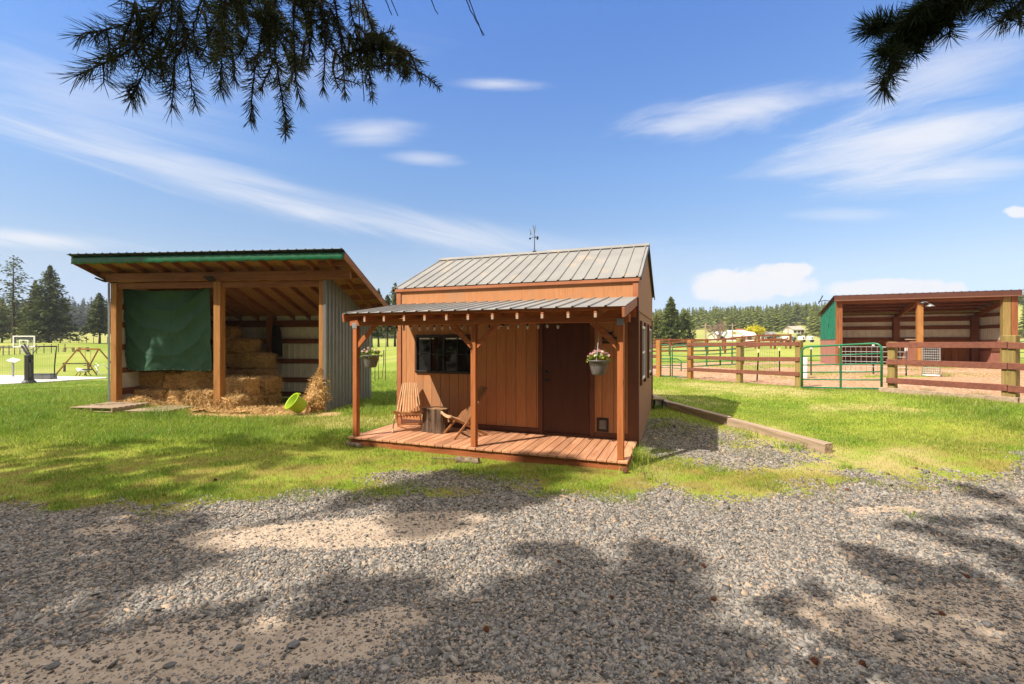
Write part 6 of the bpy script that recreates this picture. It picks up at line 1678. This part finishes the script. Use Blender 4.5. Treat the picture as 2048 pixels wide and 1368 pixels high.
LG=[ [(.86,44,1392,[(335,-30),(300,30),(215,58),(158,72)]),(.84,46,1392,[(335,-30),(308,60),(240,112),(152,152)]),(.9,44,1276,[(348,-30),(340,60),(290,140),(262,200)]),(.88,42,1160,[(300,30),(250,90),(200,118)])],
     [(.95,38,869,[(362,-30),(352,80),(344,215)]),(.98,34,869,[(356,-20),(372,100),(391,212)]),(.92,34,1102,[(410,-30),(385,60),(396,110)]),(.97,30,985,[(330,-20),(372,60),(330,120)]),(.97,32,985,[(345,60),(318,120),(328,160)])],
     [(.88,38,1913,[(452,-40),(446,60),(441,180)]),(.92,34,1392,[(482,-30),(432,40),(414,78)]),(1.0,28,1392,[(503,-30),(462,70),(470,160)]),(.98,28,1392,[(470,-20),(500,60),(480,110)])],
     [(1.0,28,1508,[(542,-40),(522,80),(506,165),(500,240)]),(1.05,26,1392,[(548,-20),(550,110),(573,248)]),(1.1,24,1334,[(592,-40),(586,60),(591,150),(602,205)]),(1.0,25,1334,[(560,-30),(530,60),(545,130),(520,180)]),(1.05,24,1334,[(520,-30),(555,40),(530,105)])],
     [(1.15,22,1334,[(632,-40),(652,60),(646,182)]),(1.2,20,1334,[(662,-40),(682,80),(691,190)]),(1.15,22,1334,[(560,-30),(616,30),(656,72)]),(1.2,20,1276,[(692,-40),(706,40),(716,85)]),(1.15,20,1276,[(610,-30),(625,60),(615,125)]),(1.2,20,1276,[(650,-30),(610,50),(625,110)]),(1.2,20,1276,[(600,-30),(640,20),(690,60)])],
     [(1.25,19,1102,[(716,-30),(746,62),(790,95),(845,126)]),(1.25,20,1508,[(748,64),(742,120),(730,166)]),(1.25,19,1450,[(786,92),(802,120),(815,150)]),(1.25,19,1450,[(765,80),(780,120),(776,150)]),(1.25,19,1102,[(800,98),(820,105),(842,160)])],
     [(1.2,10,0,[(715,-20),(722,100),(728,203)],1),(1.2,10,0,[(722,-20),(735,100),(741,203)],1),(1.2,10,0,[(775,-20),(796,32)],1),(1.2,10,0,[(768,-10),(784,30)],1),(1.2,10,0,[(858,-10),(876,28)],1),(1.2,10,0,[(924,-20),(946,30),(969,71)],1),(1.2,10,0,[(930,-20),(951,35),(966,72)],1)] ]
_r=random.Random(77)
_fill=[]
for i in range(22):
    x0=_r.uniform(395,725); y0=_r.uniform(-25,105)-.10*max(0,x0-640); dx=_r.gauss(6,26); dy=_r.uniform(35,85)
    _fill.append((_r.uniform(.95,1.25),_r.uniform(15,24),_r.randint(800,1500),[(x0,y0),(x0+dx*.4+_r.gauss(0,5),y0+dy*.5),(x0+dx,y0+dy)]))
for i in range(9):
    x0=_r.uniform(735,800); y0=60+(x0-735)*.5+_r.uniform(-6,10); dx=_r.gauss(5,22); dy=_r.uniform(22,60)
    _fill.append((1.25,_r.uniform(14,19),_r.randint(900,1500),[(x0,y0),(x0+dx*.4,y0+dy*.5),(x0+dx,y0+dy)]))
for i in range(7):
    x0=_r.uniform(215,400); y0=_r.uniform(-20,90); dx=_r.gauss(-14,30); dy=_r.uniform(30,70)
    _fill.append((_r.uniform(.86,.95),_r.uniform(34,44),_r.randint(700,1100),[(x0,y0),(x0+dx*.4,y0+dy*.5),(x0+dx,y0+dy)]))
LG.append(_fill[:11]); LG.append(_fill[11:22]); LG.append(_fill[22:31]); LG.append(_fill[31:])
near_tree('old fir whose drooping needle branches hang into the top left of the view',-3.6,-2.0,15,5,
   [(-3.5,-1.9,E(2.0)),(-2.2,-.8,E(1.75)),(-1.1,.3,E(1.32)),(-.5,.9,E(1.18)),(.0,1.3,E(1.15))],LG,(),(1.9,6.5,55,9,.5,.2,.35,.4))
RG=[ [(.62,46,5200,[(2085,-50),(1965,-5),(1855,38),(1742,58)]),(.60,46,5200,[(1905,-50),(1832,58),(1768,108)]),(.61,42,4200,[(1858,38),(1792,112),(1768,182)]),(.64,44,5200,[(1970,-40),(1885,28),(1838,78)]),(.62,44,5200,[(1940,-40),(1850,10),(1790,60)]),(.60,44,5200,[(1990,-40),(1900,10),(1862,60)]),(.6,44,5200,[(1930,-30),(1870,20),(1800,80)])],
     [(.58,48,1508,[(2110,-60),(2050,-5),(2000,45)]),(.58,48,1508,[(2085,-60),(2050,0),(2036,50)]),(.6,44,3000,[(2040,-40),(1985,0),(1965,20)])] ]
RG=[[s_] for s_ in RG[0]+RG[1]]
near_tree('fir right of the camera whose dark needle cluster hangs into the top right corner',3.2,-1.0,13,6,
   [(3.1,-.95,E(1.6)),(2.0,.0,E(1.2)),(1.2,.55,E(.72)),(.75,.72,E(.58))],RG,((1792,135,.61,.0052),(1768,166,.61,.0048)),(1.8,5.0,60,10,.5,.2,.2,.5))
def shade_tree(label,x,y,h,r,base,seed,**kw):
    conifer('roadside_pine',label,x,y,h,r,base,seed,M['firdark'],'roadside pines behind the camera',leaf=.6,lw=.24,tr=kw.pop('tr0',.2),**kw)
shade_tree('broad pine left of the drive, outside the view, shading the lawn',-14.2,1.0,14.3,3.5,3.5,51,nb=130,per=10,conic=.5,gap=.45)
shade_tree('pine behind the left lawn edge, outside the view, shading the drive',-9.8,-3.8,13.9,2.0,9.4,52,nb=75,per=11,conic=.4,gap=.38)
shade_tree('slender pine outside the view whose top shades the strip before the deck',-11.4,-1.2,15.0,.95,12.8,53,nb=40,per=13,conic=.3,gap=.15,tr0=.09)
shade_tree('leaning pine outside the view shading the left end of the gravel',-13.2,-2.4,12.7,2.1,4.5,54,nb=110,per=11,conic=.35,gap=.25)
shade_tree('second leaning pine outside the view shading the gravel by the lawn edge',-13.3,-.9,11.8,1.8,4.5,55,nb=100,per=11,conic=.35,gap=.25)
shade_tree('thin tall pine far left, outside the view, whose top shades the barn tarp',-18.2,6.9,15.7,1.2,12.7,56,nb=50,per=12,conic=.35,gap=.3,tr0=.09)
for k,(x,y,h) in enumerate(((-24,-12,15),(-17,-13,16),(-11.5,-12,14),(-6.5,-14,16),(-2,-12.5,14.5),(3,-13.5,16),(7.5,-12,14),(12.5,-13,16),(18,-11,15),(24,-9,14),(-21,-18,17),(-9,-19,17),(0,-19,17),(9.5,-19,17),(19,-18,17))):
    conifer('roadside_pine','one of a dense row of pines standing behind the camera, outside the view',x,y,h,3.4,1.2,200+k,M['firdark'],'dense row of pines behind the camera',nb=120,per=9,leaf=1.0,lw=.42,conic=.55)
# ================================================================== CAMERA, SUN, SKY
cam=bpy.data.cameras.new('camera'); co=bpy.data.objects.new('camera',cam); COL.objects.link(co)
cam.sensor_width=36; cam.sensor_fit='HORIZONTAL'; cam.lens=36*F/2048
cam.clip_start=.05; cam.clip_end=3000
co.location=(0,0,CAMZ); co.rotation_euler=(R(90),0,0)
SC.camera=co
LD=Vector((.80,.52,-1.0)).normalized()           # direction the sunlight travels
sun=bpy.data.lights.new('sun','SUN'); so=bpy.data.objects.new('sun',sun); COL.objects.link(so)
sun.energy=3.75; sun.angle=R(.53); sun.color=(1,.92,.79)
so.rotation_euler=(-LD).to_track_quat('Z','Y').to_euler(); so.location=(-20,-15,30)
w=bpy.data.worlds.new('World'); SC.world=w; w.use_nodes=True
t=NT(w); bg=t.n['Background']
sky=t.n.new('ShaderNodeTexSky'); sky.sky_type='NISHITA'; sky.sun_disc=False
sky.sun_elevation=math.asin(-LD.z); sky.sun_rotation=math.atan2(-LD.x,-LD.y)
sky.altitude=600; sky.air_density=1.0; sky.dust_density=.4; sky.ozone_density=2.0
g=t.n.new('ShaderNodeTexCoord').outputs['Generated']
sp=t.n.new('ShaderNodeSeparateXYZ'); t.link(g,sp.inputs[0])
yy=t.math('MAXIMUM',sp.outputs[1],.05)
U=t.math('DIVIDE',sp.outputs[0],yy); Vv=t.math('DIVIDE',sp.outputs[2],yy)
front=t.ramp(sp.outputs[1],.05,.2)
cx=t.n.new('ShaderNodeCombineXYZ'); t.link(U,cx.inputs[0]); t.link(Vv,cx.inputs[1])
UV=cx.outputs[0]
# streaky cirrus texture
def streak(sx,sy,rotz,scale,det=6,dist=1.2):
    mp=t.n.new('ShaderNodeMapping'); mp.vector_type='TEXTURE'; mp.inputs['Scale'].default_value=(1/sx,1/sy,1); mp.inputs['Rotation'].default_value=(0,0,rotz); t.link(UV,mp.inputs[0])
    return t.noise(scale,mp.outputs[0],det,.66,dist)
s1=streak(1.2,6,R(4),1.6,7,.8); s2=streak(1.1,8,R(14),1.7,8,.9); s3=streak(1.2,9,R(6),1.6,8,.8); puff=t.noise(13,UV,7,.62,.4); fine=streak(.9,13,R(-15),1.5,8,.9)
cloud=None
def blob(px,py,rx,ry,rot,st,tex,lo=.3,hi=.72,pw=1.0):
    global cloud
    cu=(px-1024)/F; cv=(684-py)/F; a=R(rot); c,s=math.cos(a),math.sin(a)
    du=t.math('SUBTRACT',U,cu); dv=t.math('SUBTRACT',Vv,cv)
    p=t.math('DIVIDE',t.math('ADD',t.math('MULTIPLY',du,c),t.math('MULTIPLY',dv,s)),rx/F)
    q=t.math('DIVIDE',t.math('ADD',t.math('MULTIPLY',du,-s),t.math('MULTIPLY',dv,c)),ry/F)
    d=t.math('ADD',t.math('MULTIPLY',p,p),t.math('MULTIPLY',q,q))
    k=t.ramp(t.math('ADD',t.math('SUBTRACT',1.0,t.math('POWER',d,.5)),t.math('MULTIPLY_ADD',tex,1.5,-.75)),lo-.3,hi)
    k=t.math('MULTIPLY',k,st)
    cloud=k if cloud is None else t.math('SUBTRACT',t.math('ADD',cloud,k),t.math('MULTIPLY',cloud,k))
blob(1000,168,130,22,-1,.62,s1,.3,1.0); blob(745,262,130,36,2,.55,s1,.3,1.0); blob(850,318,90,20,-3,.42,s1,.3,1.0)
blob(330,330,560,60,-17,.5,fine,.35,1.1); blob(760,440,420,46,-12,.42,fine,.35,1.1); blob(80,478,260,28,-6,.75,fine,.3,1.0); blob(930,470,300,50,-6,.32,fine,.3,1.1)
blob(1480,222,290,58,10,.72,s2,.35,1.05); blob(1360,250,130,26,4,.4,s2,.3,1.0); blob(1850,270,380,95,10,.78,s2,.35,1.1); blob(1900,350,320,40,5,.72,s3,.3,1.0); blob(1900,140,330,120,22,.55,s2,.4,1.2); blob(1700,330,260,30,6,.45,s3,.3,1.1)
blob(1500,572,128,36,3,.92,puff,.26,.30); blob(1575,541,62,17,2,.95,puff,.26,.30); blob(1440,558,66,20,0,.7,puff,.28,.4); blob(1790,578,140,22,0,.9,puff,.26,.34); blob(2036,424,36,13,0,.85,puff,.26,.34)
blob(140,200,460,150,-16,.34,fine,.35,1.2); blob(1700,430,130,18,0,.28,s3,.3,1.0); blob(600,150,380,90,10,.18,s1,.35,1.2); blob(1150,520,500,70,0,.22,s3,.3,1.2)
cloud=t.math('MULTIPLY',cloud,front)
# deepen the blue aloft and pale it to the horizon
cr=t.n.new('ShaderNodeValToRGB'); el=cr.color_ramp.elements
el[0].position=0; el[0].color=(.37,.42,.68,1); el[1].position=1; el[1].color=(.60,.80,1.15,1)
for p_,c_ in ((.05,(.46,.47,.62)),(.13,(.68,.60,.58)),(.24,(.67,.69,.71)),(.342,(.66,.775,.87)),(.59,(.58,.815,1.15))):
    e_=el.new(p_); e_.color=c_+(1,)
t.link(sp.outputs[2],cr.inputs[0])
skyc=t.mix(1.0,sky.outputs[0],cr.outputs[0],'MULTIPLY')
colr=t.mix(cloud,skyc,(4.0,4.0,4.15))
# warm fill added to the unseen sky behind and above, neutralising the ambient
sky_fill=t.noise(1.6,g,5,.6,.5)
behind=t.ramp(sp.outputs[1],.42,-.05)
colr=t.mix(t.math('MULTIPLY',behind,t.math('MULTIPLY_ADD',sky_fill,.5,.6,True)),colr,(3.2,2.85,2.4))
# stronger fill added towards the unseen zenith to lift the open shade
colr=t.mix(t.math('MULTIPLY',t.ramp(sp.outputs[2],.64,.86),t.math('MULTIPLY_ADD',sky_fill,.5,.65,True)),colr,(9.3,8.7,7.7))
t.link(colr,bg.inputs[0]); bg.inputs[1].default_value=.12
SC.view_settings.view_transform='Standard'; SC.view_settings.look='None'; SC.view_settings.exposure=1.0; SC.view_settings.gamma=1
SC.render.film_transparent=False
SC.cycles.max_bounces=6; SC.cycles.diffuse_bounces=2; SC.cycles.glossy_bounces=3; SC.cycles.transmission_bounces=4; SC.cycles.transparent_max_bounces=6
SC.cycles.use_denoising=True
SC.cycles.sample_clamp_indirect=6

# the air itself: far things pale slightly
def build_haze(density):
    b=MB(); b.box(-1000,1000,-980,990,-8,56)
    m,t2,bs=newmat('haze_air'); t2.n.remove(bs)
    pv=t2.n.new('ShaderNodeVolumePrincipled'); pv.inputs['Density'].default_value=density; pv.inputs['Color'].default_value=(.86,.90,1,1); pv.inputs['Anisotropy'].default_value=.2
    t2.link(pv.outputs[0],t2.n['Material Output'].inputs['Volume'])
    o=b.build('haze',m); tag(o,kind='stuff'); o.display_type='WIRE'
build_haze(.00034)
SC.cycles.volume_bounces=0
